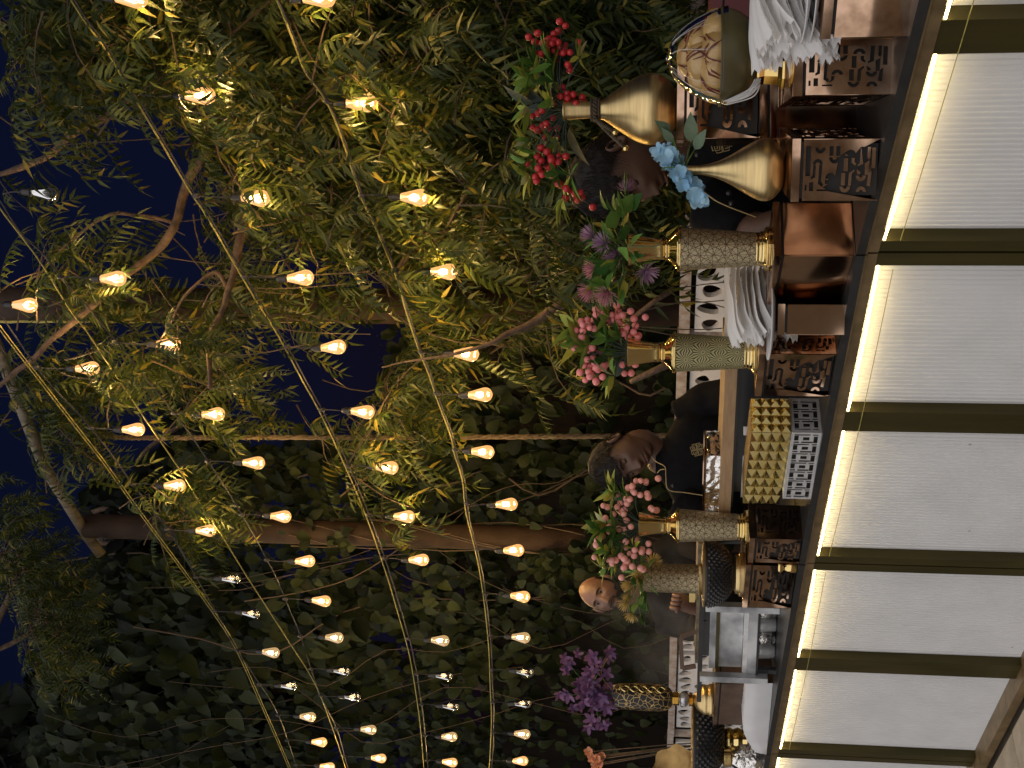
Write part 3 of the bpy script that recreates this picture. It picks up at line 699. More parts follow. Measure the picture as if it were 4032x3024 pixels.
BUNL = ['lower bun, ' + q for q in ('at the bowl rim on the side of the red crate', 'next to the crate side at the back', 'at the very back of the bowl', 'at the back toward the gathered film', 'by the gathered film end of the rim', 'in front, beside the gathered film', 'front and centre under the red drizzle', 'in front, toward the napkin side')] + ['upper bun of the heap, ' + q for q in ('on the red crate side', 'at the back', 'on the gathered film side at the back', 'above the gathered film', 'in front over the drizzle')] + ['single bread bun crowning the heap in the dark bowl']
r = random.Random(2); buns = []
for ring, n_, rr_, zz in ((0, 8, .60, .006), (1, 5, .36, .036), (2, 1, .06, .054)):
    for i in range(n_):
        a = 2 * PI * i / n_ + ring * .5; c = p + V((R * rr_ * math.cos(a), R * rr_ * math.sin(a), Hb + zz + .004)); s_ = R * r.uniform(.37, .42)
        b = MB(); n1, m1 = 16, 10; vs = []; fs = []; yaw = a + PI / 2 + r.uniform(-.4, .4)
        for im in range(m1 + 1):
            th = PI * im / m1
            for jn in range(n1):
                ph = 2 * PI * jn / n1; q = V((math.sin(th) * math.cos(ph) * 1.15, math.sin(th) * math.sin(ph) * .9, math.cos(th) * .8))
                q *= 1 + .045 * math.sin(ph * 11) * (1 - abs(math.cos(th))) * (1 if im > 4 else .4) + .04 * noise.noise(q * 2 + V((i, ring, 0)))
                q = Matrix.Rotation(yaw, 3, 'Z') @ q; vs.append(c + q * s_)
        for im in range(m1):
            for jn in range(n1): fs.append((im * n1 + jn, im * n1 + (jn + 1) % n1, (im + 1) * n1 + (jn + 1) % n1, (im + 1) * n1 + jn))
        ob = b.add(vs, fs).build('bun', M_bun, None, True); ob.location = (0, 0, 0)
        me = ob.data
        for vv in me.vertices: vv.co = vv.co - c
        ob.location = c; prop(ob, BUNL[len(buns)], 'bun', 'buns heaped in the dark bowl')
        buns.append((c, s_))
sb = MB()
for i in range(26):
    a = r.uniform(PI * .9, PI * 1.9); rr_ = r.uniform(.15, .8) * R; pts = []
    for j in range(5):
        q = p + V(((rr_ + j * .006) * math.cos(a + j * .09 * (-1) ** i), (rr_ + j * .006) * math.sin(a + j * .09 * (-1) ** i), 0))
        zt = max([c.z + math.sqrt(max(0, 1 - ((q.x - c.x) ** 2 + (q.y - c.y) ** 2) / (s * s))) * s * .8 for c, s in buns if (q.x - c.x) ** 2 + (q.y - c.y) ** 2 < s * s] + [p.z + Hb])
        q.z = zt + .0012; pts.append(q)
    sb.tube(pts, [.0006, .0018, .0011, .0022, .0006], 5)
sb.build('sauce_drizzle', M_sauce, t, True)
vs = []; fs = []; na, nr = 48, 9
for i in range(nr + 1):
    f_ = i / nr
    for j in range(na):
        a = 2 * PI * j / na; rad = R * 1.02 * f_; z = Hb + (.094 * (1 - f_ ** 2.6)) * 1.0 + .003 * noise.noise(V((math.cos(a) * 4, math.sin(a) * 4, f_ * 3)))
        if i == nr: rad *= 1.01; z = Hb - .012
        vs.append(p + V((rad * math.cos(a), rad * math.sin(a), z + .014 * (1 - f_))))
for i in range(nr):
    for j in range(na): fs.append((i * na + j, i * na + (j + 1) % na, (i + 1) * na + (j + 1) % na, (i + 1) * na + j))
MB().add(vs, fs).build('cling_film', M_film, t, True)
b = MB(); r2 = random.Random(8)
for i in range(26):
    q0 = p + V((-R * (.98 + .02 * r2.random()), -.03 + .04 * r2.random(), Hb - .004 - .006 * r2.random()))
    q2 = at(2985 + r2.uniform(-14, 10), 312 + r2.uniform(-6, 30), d - R * .75); q1 = q0.lerp(q2, .5) + V((-.012 + .01 * r2.random(), -.02 - .01 * r2.random(), -.022 + .016 * r2.random()))
    b.tube(smooth_path([q0, q1, q2], 6), r2.choice((.0006, .001, .0016)), 3)
for i in range(8):  # white strands laid over the dome stand in for highlights on the film
    a0 = r2.uniform(PI * .95, PI * 1.85); q = []
    for j in range(7):
        f_ = .35 + .62 * j / 6; aa = a0 + .05 * math.sin(j + i); q.append(p + V((R * 1.02 * f_ * math.cos(aa), R * 1.02 * f_ * math.sin(aa), Hb + .094 * (1 - f_ ** 2.6) + .014 * (1 - f_) + .001)))
    b.tube(q, r2.choice((.0003, .0004)), 3)
b.build('film_folds_and_glints', M_paper, t, True)
# red tray edge behind the bowl
c = at(2860, 0, 3.1); t = thing('red_crate', 'dark red lacquered crate behind the bun bowl', 'crate', V((c.x, c.y, ZT)))
zt_ = at(2793, 0, 3.1).z
for i, (z0, z1) in enumerate(((at(2842, 0, 3.1).z + .002, zt_), (ZT, at(2842, 0, 3.1).z - .003))): MB().box((c.x + .13, c.y, (z0 + z1) / 2), V((.20, 0, 0)), V((0, .10, 0)), Z * ((z1 - z0) / 2)).build('side_board', M_red, t)
MB().box((c.x + .13, c.y, (ZT + zt_) / 2), V((.19, 0, 0)), V((0, .09, 0)), Z * ((zt_ - ZT) / 2 - .004)).build('inner_box', M_inside, t)
# tan board on dark cooker
d = edge_depth(1750) + .42; k = d / FPX; A = at(2863, 1440, d - .20); B = at(2863, 2010, d + .10); u_ = (B - A); u_.z = 0; Lb = u_.length; u_.normalize(); n_ = V((-u_.y, u_.x, 0)); n_ = n_ if n_.y > 0 else -n_
zc = (at(2840, 1750, d).z + at(2886, 1750, d).z) / 2; hb = abs(at(2840, 1750, d).z - at(2886, 1750, d).z) / 2; A.z = zc
t = thing('serving_board', 'long tan wooden board with one rounded end behind the gold studded box', 'board', A + u_ * Lb / 2 - Z * hb)
b = MB(); out = [(0, 0), (Lb, 0)] + [(Lb + .055 * math.sin(a), .13 - .13 * math.cos(a)) for a in [PI * j / 12 for j in range(1, 12)]] + [(Lb, .26), (0, .26)]
b.add([A + u_ * x + n_ * y - Z * hb for x, y in out] + [A + u_ * x + n_ * y + Z * hb * .0 for x, y in out] + [A + u_ * x + n_ * y + Z * hb for x, y in out],
      [tuple(range(len(out) - 1, -1, -1)), tuple(range(2 * len(out), 3 * len(out)))] + [(m * len(out) + i, m * len(out) + (i + 1) % len(out), (m + 1) * len(out) + (i + 1) % len(out), (m + 1) * len(out) + i) for m in (0, 1) for i in range(len(out))])
b.build('plank', M_wood, t)
t = thing('cooker', 'black slab cooker carrying the tan board', 'cooker', V((A.x, A.y, ZT)) + u_ * Lb / 2 + n_ * .12)
zt_ = zc - hb - .001; za = at(2895, 1750, d).z; zb_ = at(2955, 1750, d).z
MB().box(V((A.x, A.y, (zt_ + za) / 2)) + u_ * Lb * .5 + n_ * .13, u_ * (Lb * .49), n_ * .12, Z * ((zt_ - za) / 2)).build('top_plate', M_black, t)
MB().box(V((A.x, A.y, (za + ZT) / 2)) + u_ * Lb * .48 + n_ * .15, u_ * (Lb * .44), n_ * .11, Z * ((za - ZT) / 2 - .0005)).build('housing', M_stud, t)
MB().box(V((A.x, A.y, (za + zb_) / 2 - .02)) + u_ * Lb * .80 + n_ * .036, u_ * (Lb * .15), n_ * .003, Z * .018).build('steel_badge', M_silver, t)
c = at(2944, 1697, d - .16); ob = MB().box(c, RGT * .012, V((0, .012, 0)), Z * .011).build('white_cube', M_white); prop(ob, 'small white cube lying by the cooker, above the gold studded box', 'cube')
ob.location = (0, 0, 0)
# foil tray on the board
A2 = at(2808, 1795, d + .04); B2 = at(2808, 2010, d + .14); u2 = (B2 - A2); u2.z = 0; L2 = u2.length; u2.normalize(); n2 = V((-u2.y, u2.x, 0)); n2 = n2 if n2.y > 0 else -n2
z0 = zc + hb + .0006; z1 = at(2776, 1900, d + .09).z; A2.z = z0
t = thing('foil_tray', 'crumpled foil tray with copper edge standing on the tan board', 'tray', A2 + u2 * L2 / 2)
b = MB(); w0 = .14
for (s0, s1, o0, o1) in ((0, L2, 0, 0), (0, L2, w0, w0), (0, 0, 0, w0), (L2, L2, 0, w0)):
    P_ = [A2 + u2 * (s0 + (s1 - s0) * i / 12) + n2 * (o0 + (o1 - o0) * i / 12) for i in range(13)]; vs = []; fs = []
    for i, q in enumerate(P_):
        for j in range(4): vs.append(q + Z * ((z1 - z0) * j / 3) + (n2 if s0 != s1 else u2) * (.006 * noise.noise(V((i * .9, j * 1.3, s1 * 5 + o1 * 9)))))
    for i in range(12):
        for j in range(3): fs.append((i * 4 + j, (i + 1) * 4 + j, (i + 1) * 4 + j + 1, i * 4 + j + 1))
    b.add(vs, fs)
b.build('foil_sides', M_foil, t)
MB().tube([A2 + Z * (z1 - z0), A2 + u2 * L2 + Z * (z1 - z0), A2 + u2 * L2 + n2 * w0 + Z * (z1 - z0), A2 + n2 * w0 + Z * (z1 - z0), A2 + Z * (z1 - z0)], .0035, 5).build('copper_edge', M_copper, t)

# steel food warmer
d = edge_depth(2540) + .22; k = d / FPX; A = at(2960, 2404, d - .03); B = at(2960, 2682, d + .10); A.z = B.z = ZT
u_ = (B - A).normalized(); Lw = (B - A).length; n_ = V((-u_.y, u_.x, 0)); n_ = n_ if n_.y > 0 else -n_
zx = lambda x: at(x, 2540, d + .035).z
t = thing('food_warmer', 'open steel food warmer with two uprights and bent steel back', 'food warmer', A + u_ * Lw / 2)
def wb(s0, s1, o0, o1, x0, x1): z1_, z0_ = zx(x0), zx(x1); return (A + u_ * ((s0 + s1) / 2) + n_ * ((o0 + o1) / 2) + Z * ((z0_ + z1_) / 2 - ZT), u_ * ((s1 - s0) / 2), n_ * ((o1 - o0) / 2), Z * ((z1_ - z0_) / 2))
MB().box(*wb(-.012, .012, 0, .03, 2775, 3062)).build('upright', M_steel, t)
MB().box(*wb(Lw - .012, Lw + .012, 0, .03, 2760, 3030)).build('upright', M_steel, t)
MB().box(*wb(.013, Lw - .013, .05, .058, 2795, 2820)).build('steel_sheet', M_steel, t)
MB().box(*wb(.013, Lw - .013, .046, .05, 2820.5, 2834)).build('dark_channel', M_olive, t)
MB().box(*wb(.013, Lw - .013, .062, .066, 2834.5, 2928)).build('steel_sheet', M_steel, t)
MB().box(*wb(.013, Lw - .013, .030, .055, 2929, 2946)).build('steel_rail', M_silver, t)
MB().box(*wb(.013, Lw - .013, .025, .035, 2946.5, 2982)).build('steel_sheet', M_steel, t)
MB().box(*wb(.0, Lw, .02, .26, 2983, 2990)).build('shelf', M_stud, t)
for s_ in (.02, Lw - .02): MB().box(*wb(s_ - .008, s_ + .008, .03, .05, 2990.5, 3075)).build('leg', M_stud, t)
MB().box(*wb(-.05, Lw * 1.5, .06, .10, 2752, 2770)).build('guard_beam', M_black, t)
r = random.Random(4)
for i in range(4):
    s_ = Lw * (.22 + .19 * i); c = A + u_ * s_ + n_ * .0 + n_ * .10; c.z = ZT + .0008
    ob = MB().lathe([(.022, 0), (.026, .004), (.030, .05), (.031, .07), (.028, .07), (.024, .006), (.002, .005)], c * 0, 20).build('glass_cup', [M_foil, M_silver][i % 2], None, True); ob.location = c
    prop(ob, ['shiny cup under the warmer, beside the glinting copper box', 'second shiny cup under the warmer, counted from the copper box', 'third shiny cup under the warmer, counted from the copper box', 'shiny cup under the warmer, beside the paper-wrapped block'][i], 'cup', 'cups under the warmer')
# papered white block
d = edge_depth(2830) + .10; A = at(2990, 2688, d - .12); B = at(2990, 2966, d + .12); A.z = B.z = ZT; u_ = (B - A).normalized(); Lw = (B - A).length; n_ = V((-u_.y, u_.x, 0)); n_ = n_ if n_.y > 0 else -n_
zt_ = at(2925, 2830, d).z - ZT
t = thing('wrapped_block', 'white paper-wrapped block with crumpled end, in front of the crystal-stemmed vase', 'package', A + u_ * Lw / 2)
vs = []; fs = []; nn_ = 30
for i in range(nn_ + 1):
    s_ = i / nn_; sag = -.055 * max(0, (s_ - .6) / .4) ** 2
    for (o, z) in ((0, .001), (-.004, zt_ * .5), (0, zt_ * .93), (.012, zt_), (.15, zt_), (.16, .001)):
        e = .004 if s_ < .5 else .009
        vs.append(A + u_ * (Lw * s_) + n_ * (o + e * noise.noise(V((s_ * 14, o * 60, z * 30)))) + Z * (max(.001, z + (sag if z > .02 else 0) + (e * .6 * noise.noise(V((s_ * 20, z * 50, o * 40))) if z > .02 else 0))))
for i in range(nn_):
    for j in range(5): fs.append((i * 6 + j, (i + 1) * 6 + j, (i + 1) * 6 + j + 1, i * 6 + j + 1))
MB().add(vs, fs).build('paper_wrap', M_white, t, True)
# brass trinkets peeping between the two slotted boxes
c = on(3126, 2228, ZT); c = at(3126, 2228, edge_depth(2225) + .05); c.z = ZT
ob = MB().lathe([(.018, 0), (.022, .004), (.022, .03), (.014, .04), (.024, .05), (.024, .058)], c * 0, 20).build('brass_cup', M_brassP, None, True); ob.location = c
prop(ob, 'little brass cup in the gap between two slotted copper boxes', 'cup')
# ------------------------------------------------------------------ flowers
def leaf_mesh(name, L, W, m, curl=.3, fold=.25, n=4, tip=1.0, base=.0, petiole=0):
    """one leaf along +Y, folded along its midrib, bending down"""
    vs = []; fs = []
    for i in range(n + 1):
        t_ = i / n; wv = W / 2 * (math.sin(PI * min(1, (t_ * (1 - base) + base)) ** .75)) ** tip; y = L * t_; z = -curl * L * t_ * t_
        vs += [(-wv, y, z + fold * wv), (0, y, z), (wv, y, z + fold * wv)]
    for i in range(n):
        fs += [(i * 3, i * 3 + 1, i * 3 + 4, i * 3 + 3), (i * 3 + 1, i * 3 + 2, i * 3 + 5, i * 3 + 4)]
    if petiole: b = len(vs); vs += [(-.0008, -petiole, 0), (.0008, -petiole, 0), (.0008, 0, 0), (-.0008, 0, 0)]; fs.append((b, b + 1, b + 2, b + 3))
    me = bpy.data.meshes.new(name); me.from_pydata(vs, [], fs); me.update(); me.materials.append(m); me.shade_smooth(); return me
def orient(loc, d, roll=0, s=1, up=None):
    d = V(d).normalized(); x = d.cross(up or V((0, 0, 1)));
    x = x.normalized() if x.length > 1e-4 else V((1, 0, 0)); z = x.cross(d)
    R = Matrix((x, d, z)).transposed(); R = R @ Matrix.Rotation(roll, 3, 'Y')
    return Matrix.Translation(loc) @ R.to_4x4() @ Matrix.Scale(s, 4)
def put(name, me, parent, M):
    return link_mesh(name, me, parent, M)
ball_me = {}
def berry_mesh(m):
    if m.name not in ball_me:
        b = MB().ball((0, 0, 0), 1, 12, 8); me = b.mesh('berry', True); me.materials.append(m); ball_me[m.name] = me
    return ball_me[m.name]
lance = leaf_mesh('lance_leaf', .054, .015, M_leafA, .2, .3); lanceY = leaf_mesh('variegated_leaf', .056, .019, M_leafY, .2, .3)
bigG = leaf_mesh('grey_leaf', .085, .042, M_leafG, .3, .15, 5); roundA = leaf_mesh('round_leaf', .036, .030, M_leafA, .25, .2, 4, .8)
thinA = leaf_mesh('thin_leaf', .05, .006, M_leafA, .25, .2, 4)
def rdir(r, up=.2, out=1):
    a = r.uniform(0, 2 * PI); return V((math.cos(a) * out, math.sin(a) * out, r.uniform(up - .6, up + .6))).normalized()
def berry_bunch(t, c, n, spread, rad, m, r, stem_from):
    sm = MB(); pts = []
    for i in range(n):
        for _ in range(30):
            q = c + V((r.gauss(0, 1), r.gauss(0, .8), r.gauss(0, 1))) * spread * .50
            if all((q - o).length > rad * 1.75 for o in pts): break
        pts.append(q); put('berry', berry_mesh(m), t, Matrix.Translation(q) @ Matrix.Scale(rad * r.uniform(.88, 1.08), 4))
        sm.tube([c + (stem_from - c) * .18, c.lerp(q, .5) + V((0, 0, .003)), q], .0011, 4)
    sm.tube(smooth_path([stem_from, stem_from.lerp(c, .5) + V((0, -.006, .012)), c], 5), .0016, 5)
    return sm
def leaf_tuft(t, c, n, me, r, size=1, d0=None, spread=1.0):
    for i in range(n):
        d = rdir(r, .35); d = (d * spread + (d0 or V((0, 0, 0)))).normalized()
        put('leaf', me, t, orient(c + d * .003, d, r.uniform(-.6, .6), size * r.uniform(.85, 1.3)))
def arrangement(label, top, d, bunches, tufts, big, m_berry, rad, seed, group='artificial flower arrangements'):
    r = random.Random(seed); t = thing('flower_arrangement', label, 'flowers', top, group); st = MB()
    for (x, y, n, sp) in bunches:
        c = at(x, y, d + r.uniform(-.03, .03)); q = berry_bunch(t, c, n, sp, rad, m_berry, r, top + Z * -.01); st.add(q.v, q.f)
    for (x, y, n, kind, sz) in tufts:
        c = at(x, y, d + r.uniform(-.035, .03)); me = {'l': lance, 'y': lanceY, 'r': roundA, 't': thinA}[kind]
        st.tube(smooth_path([top - Z * .01, (top + c) / 2 + V((0, 0, .01)), c], 4), .0014, 4)
        dv = (c - top).normalized(); leaf_tuft(t, c, n, me, r, sz, dv * .6)
    for (x, y, sz) in big:
        c = at(x, y, d + .02); dv = (c - top); dv = dv.normalized() if dv.length > .01 else V((0, -1, 0))
        put('leaf', bigG, t, orient(c, (dv + V((0, -.3, .1))).normalized(), r.uniform(-1, 1), sz))
    st.build('stems', M_leafG, t, True)
    return t, r
d = V1['d']
arrangement('spray of red berries with yellow-edged leaves in the roped brass gourd vase', V1['top'], d,
            [(2200, 190, 19, .040), (2215, 165, 8, .03), (2120, 170, 8, .026), (2250, 392, 13, .030), (2130, 487, 15, .034), (2138, 652, 17, .036), (2265, 755, 11, .028), (2185, 630, 5, .022)],
            [(2110, 255, 12, 'l', 1.1), (2085, 300, 10, 'y', 1.2), (2130, 330, 12, 'y', 1.3), (2180, 250, 10, 'l', 1.2), (2285, 225, 8, 'y', .8), (2185, 410, 12, 'y', 1.0), (2090, 430, 8, 'y', 1), (2090, 560, 10, 'y', 1.0),
             (2200, 560, 8, 'y', .9), (2110, 600, 9, 'l', 1), (2080, 640, 8, 'l', .9), (2250, 690, 14, 't', 1.1), (2200, 690, 9, 'l', 1), (2220, 780, 9, 'y', 1.1), (2090, 690, 8, 'y', 1.0), (2180, 320, 8, 'l', 1.3)],
            [(2200, 330, 1.1), (2235, 300, 1.0), (2100, 405, 1.0), (2140, 400, .9), (2170, 520, 1.1), (2240, 500, 1.2), (2150, 720, .9), (2180, 440, 1.1), (2215, 280, 1)], M_berryR, .0088, 11)
arrangement('bushy bunch of pink berries with yellow-tipped leaves in the green fan-patterned vase', V4['top'], V4['d'],
            [(2345, 1270, 12, .040), (2440, 1255, 10, .034), (2485, 1290, 13, .036), (2300, 1395, 6, .026), (2335, 1455, 18, .036), (2470, 1455, 4, .02), (2300, 1305, 6, .022), (2325, 1425, 6, .024)],
            [(2280, 1290, 10, 'y', 1.2), (2290, 1350, 10, 'y', 1.1), (2330, 1360, 12, 'y', 1.2), (2400, 1330, 12, 'l', 1.2), (2420, 1400, 14, 'l', 1.1), (2380, 1420, 10, 'l', 1.1), (2400, 1250, 9, 'y', 1), (2420, 1480, 9, 'y', 1.1),
             (2440, 1390, 10, 'l', 1), (2380, 1290, 10, 'l', 1.1), (2450, 1330, 10, 'l', 1), (2350, 1400, 10, 'l', 1.1)],
            [(2450, 1370, .9), (2430, 1350, 1), (2400, 1380, 1.1), (2460, 1410, .9)], M_berryP, .0092, 12)
arrangement('wide spray of peach berries in the etched trumpet vase beside the black studded bowl', V5['top'], V5['d'],
            [(2510, 1920, 14, .045), (2445, 1985, 6, .032), (2400, 2030, 4, .03), (2460, 2085, 12, .05), (2400, 2130, 10, .048), (2490, 2205, 13, .05), (2415, 2215, 5, .035), (2570, 2030, 4, .025), (2540, 2155, 4, .02)],
            [(2440, 1930, 10, 'l', 1.2), (2420, 1945, 8, 'y', 1.2), (2390, 2060, 10, 'y', 1.3), (2370, 2090, 12, 'l', 1.2), (2430, 2080, 12, 'l', 1.2), (2400, 2170, 12, 'l', 1.3), (2430, 2200, 10, 'y', 1.1), (2390, 2240, 8, 'y', 1),
             (2480, 2120, 10, 'l', 1.2), (2470, 1960, 8, 'l', 1), (2500, 2160, 10, 'l', 1.1), (2450, 2150, 10, 'l', 1.2)],
            [(2500, 2000, 1.2), (2490, 2050, 1.3), (2510, 2100, 1.2), (2500, 2070, 1)], M_berryQ, .0102, 13)
def bloom_mesh(name, m, n, L, W, cone, seed, layers=1, curl=.2):
    r = random.Random(seed); vs = []; fs = []
    for ly in range(layers):
        for i in range(n):
            a = 2 * PI * (i + .5 * ly) / n + r.uniform(-.15, .15); el = cone * (1 - .35 * ly) + r.uniform(-.1, .1)
            dv = V((math.cos(a) * math.cos(el), math.sin(a) * math.cos(el), math.sin(el))); sd = V((-math.sin(a), math.cos(a), 0)); up_ = dv.cross(sd) * -1
            o = len(vs); N = 4
            for j in range(N + 1):
                t_ = j / N; wv = W / 2 * (math.sin(PI * min(1, t_ * .86 + .07)) ** .8); c = dv * (L * t_) + up_ * (-curl * L * t_ * t_)
                vs += [c - sd * wv + up_ * wv * .15, c + sd * wv + up_ * wv * .15]
            for j in range(N): fs.append((o + 2 * j, o + 2 * j + 1, o + 2 * j + 3, o + 2 * j + 2))
    me = bpy.data.meshes.new(name); me.from_pydata([tuple(v) for v in vs], [], fs); me.update(); me.materials.append(m); me.shade_smooth(); return me
eucal = leaf_mesh('oval_leaf', .075, .034, M_leafE, .15, .12, 5)
hyd = [bloom_mesh('floret', M_blue, 4, .022, .021, .30, i, 1, .3) for i in range(3)]
orc = [bloom_mesh('orchid_bloom', M_orchid, 5, .031, .015, .45, i, 1, .1) for i in range(3)]
def pom(m, seed): return bloom_mesh('thin_petal_bloom', m, 16, .034, .0035, 1.0, seed, 3, .15)
# blue hydrangea
r = random.Random(21); top = V2['top']; d = V2['d']
t = thing('flower_arrangement', 'drooping pale blue hydrangea head with grey-green leaves in the slim brass vase', 'flowers', top, 'artificial flower arrangements'); st = MB()
for i in range(50):
    f_ = i / 49; y = 590 + 200 * f_; x = 2650 + 60 * math.sin(f_ * 2.2 - .7) + 40 * f_ ** 2 + r.uniform(-30, 30) * (1 - .35 * f_); c = at(x, y + r.uniform(-14, 14), d + r.uniform(-.05, .03))
    o = (c - at(2680, 690, d + .03)).normalized() * 1.2 + V((r.gauss(0, .4), -.6, r.gauss(.1, .4)))
    M = orient(c, V((0, 0, 1)), 0, r.uniform(.8, 1.2)); q = o.normalized().to_track_quat('Z', 'Y'); put('floret', r.choice(hyd), t, Matrix.Translation(c) @ q.to_matrix().to_4x4() @ Matrix.Rotation(r.uniform(0, 6), 4, 'Z') @ Matrix.Scale(r.uniform(.7, .98), 4))
    if i % 3 == 0: st.tube(smooth_path([top - Z * .01, top + (c - top) * .5 + V((0, -.01, .01)), c], 4), .0012, 4)
for (x, y, dx, dy, s_) in ((2735, 590, 30, -60, .9), (2640, 520, -40, -30, .85), (2650, 560, -50, -60, .7), (2720, 560, 0, -80, 1.1), (2610, 660, 6, 10, .4)):
    c = at(x, y, d - .02); e = at(x + dx, y + dy, d - .05); put('leaf', eucal, t, orient(c, e - c, r.uniform(-.4, .4), s_ * .8, V((0, -1, .3)))); st.tube([top, (top + c) / 2 + V((0, -.02, 0)), c], .0015, 4)
st.build('stems', M_leafA, t, True)
# lilac blooms in the first trumpet vase
r = random.Random(22); top = V3['top']; d = V3['d']; st = MB()
t = thing('flower_arrangement', 'lilac and pink spiky blooms with round leaves above the mirror copper box', 'flowers', top, 'artificial flower arrangements')
pl = [pom(M_lilac, 1), pom(M_pinkf, 2)]
for (x, y, m_) in ((2470, 755, 0), (2335, 930, 0), (2430, 1000, 0), (2345, 1055, 1), (2325, 1140, 1), (2390, 1150, 1), (2540, 1065, 0), (2380, 960, 0)):
    c = at(x, y, d + r.uniform(-.04, .02)); o = (c - top).normalized(); q = (o + V((0, -.5, 0))).to_track_quat('Z', 'Y')
    put('bloom', pl[m_], t, Matrix.Translation(c) @ q.to_matrix().to_4x4() @ Matrix.Scale(r.uniform(.9, 1.15), 4)); st.tube(smooth_path([top, (top + c) / 2 + Z * .012, c], 4), .0018, 4)
    leaf_tuft(t, c - o * .02, 9, thinA, r, 1.1, o * .8)
for i in range(60):
    x, y = r.choice([(2420, 830), (2450, 880), (2440, 950), (2430, 1000), (2410, 1050), (2450, 1080), (2440, 1120), (2460, 980), (2400, 1090), (2470, 1010), (2480, 840)])
    c = at(x + r.uniform(-25, 25), y + r.uniform(-28, 28), d + r.uniform(-.05, .05)); o = (c - top).normalized() + rdir(r, .1) * .6
    put('leaf', r.choice((roundA, roundA, lance)), t, orient(c, o, r.uniform(-1, 1), r.uniform(.9, 1.5)))
    if i % 4 == 0: st.tube([top, (top + c) / 2 + Z * .01, c], .0015, 4)
st.build('stems', M_leafA, t, True)
# yellow flowers in the cylinder vase
r = random.Random(23); top = V6['top']; d = V6['d']; st = MB(); py = pom(M_yel, 4)
t = thing('flower_arrangement', 'small yellow-cream blooms with bright green leaves in the etched cylinder vase', 'flowers', top, 'artificial flower arrangements')
for (x, y) in ((2485, 2300), (2480, 2345), (2465, 2370), (2490, 2415), (2570, 2215), (2520, 2270)):
    c = at(x, y, d + r.uniform(-.04, .02)); o = (c - top).normalized(); q = (o + V((0, -.4, 0))).to_track_quat('Z', 'Y')
    put('bloom', py, t, Matrix.Translation(c) @ q.to_matrix().to_4x4() @ Matrix.Scale(r.uniform(.9, 1.1), 4)); st.tube(smooth_path([top, (top + c) / 2 + Z * .012, c], 4), .0016, 4)
for i in range(55):
    x, y = r.uniform(2490, 2552), r.uniform(2235, 2420); c = at(x, y, d + r.uniform(-.05, .04)); o = (c - top).normalized() + rdir(r, .1) * .6
    put('leaf', r.choice((roundA, lance, thinA)), t, orient(c, o, r.uniform(-1, 1), r.uniform(.8, 1.3)))
    if i % 4 == 0: st.tube([top, (top + c) / 2 + Z * .01, c], .0014, 4)
st.build('stems', M_leafA, t, True)
# orchids
r = random.Random(24); top = V7['top']; d = V7['d']; st = MB()
t = thing('flower_arrangement', 'loose purple orchid sprays in the black and gold crackle vase', 'flowers', top, 'artificial flower arrangements')
for (x1, y1, n) in ((2240, 2600, 6), (2235, 2735, 7), (2400, 2580, 7), (2300, 2680, 9), (2370, 2850, 7), (2300, 2760, 7), (2350, 2660, 9), (2380, 2740, 9)):
    e = at(x1, y1, d + r.uniform(-.06, .04)); ln = smooth_path([top - Z * .02, (top + e) / 2 + V((0, 0, .04)), e], 8); st.tube(ln, .0016, 4)
    for i in range(n):
        c = ln[-1 - int(i * 1.5) % (len(ln) - 4)] + V((r.gauss(0, .03), r.gauss(0, .03), r.gauss(0, .03))); q = (V((r.uniform(-.7, .7), -1, r.uniform(-.5, .5)))).to_track_quat('Z', 'Y')
        put('bloom', r.choice(orc), t, Matrix.Translation(c) @ q.to_matrix().to_4x4() @ Matrix.Rotation(r.uniform(0, 6), 4, 'Z') @ Matrix.Scale(r.uniform(.8, 1.25), 4))
st.build('stems', M_leafA, t, True)
# a few peach flowers low in the climber
r = random.Random(25); c0 = at(2340, 2985, 8.6); st = MB(); pe = bloom_mesh('flower', M_peach, 5, .038, .032, .4, 3, 1, .2)
t = thing('flowering_plant', 'thin plant with a few peach flowers against the far climber', 'plant', V((c0.x, c0.y, 0)))
for (x, y) in ((2320, 2960), (2332, 2985), (2352, 2990), (2372, 2975), (2362, 3005), (2345, 3015)):
    c = at(x, y, 8.6 + r.uniform(-.05, .05)); put('flower', pe, t, Matrix.Translation(c) @ V((r.uniform(-.5, .5), -1, .3)).to_track_quat('Z', 'Y').to_matrix().to_4x4() @ Matrix.Rotation(r.uniform(0, 6), 4, 'Z')); st.tube([V((c0.x + .2, c0.y + .1, 0)), (c + V((c0.x + .2, c0.y, .6))) / 2, c], .004, 4)
st.build('stems', M_twig, t, True)
# ------------------------------------------------------------------ fence, posts, rope
def dF(y): return 1 / (.21 - .0000405 * y)
FA = [at(2731, -60, dF(-60)) + (at(2731, -60, dF(-60)) - at(2689, 870, dF(870))) * 1.6, at(2731, -60, dF(-60)), at(2689, 870, dF(870)), at(2667, 1308, dF(1308)), at(2660, 1640, dF(1640)), at(2627, 2885, dF(2885)), at(2624, 3080, dF(3080))]
t = thing('garden_fence', 'white weathered fence with leaf-shaped cutouts and stone-coloured top rail behind the cooks', 'fence', V((FA[0].x, FA[0].y, 0)))
def seg(a, b, z0, z1, th, name, m):
    u = (b - a); u.z = 0; L = u.length; u.normalize(); n = V((-u.y, u.x, 0)); c = (a + b) / 2
    MB().box(V((c.x, c.y, (z0 + z1) / 2 + c.z)), u * L / 2, n * th / 2, Z * (z1 - z0) / 2).build(name, m, t)
A0, A1 = FA[0], FA[-1]
for a, b in zip(FA, FA[1:]): 
    seg(a, b, -.052, 0, .07, 'top_rail', M_stone)
def fence_at(y): 
    x = interp([(2731, -60), (2689, 870), (2667, 1308), (2660, 1640), (2627, 2885), (2624, 3080)], y); return at(x, y, dF(y))
rf = random.Random(14)
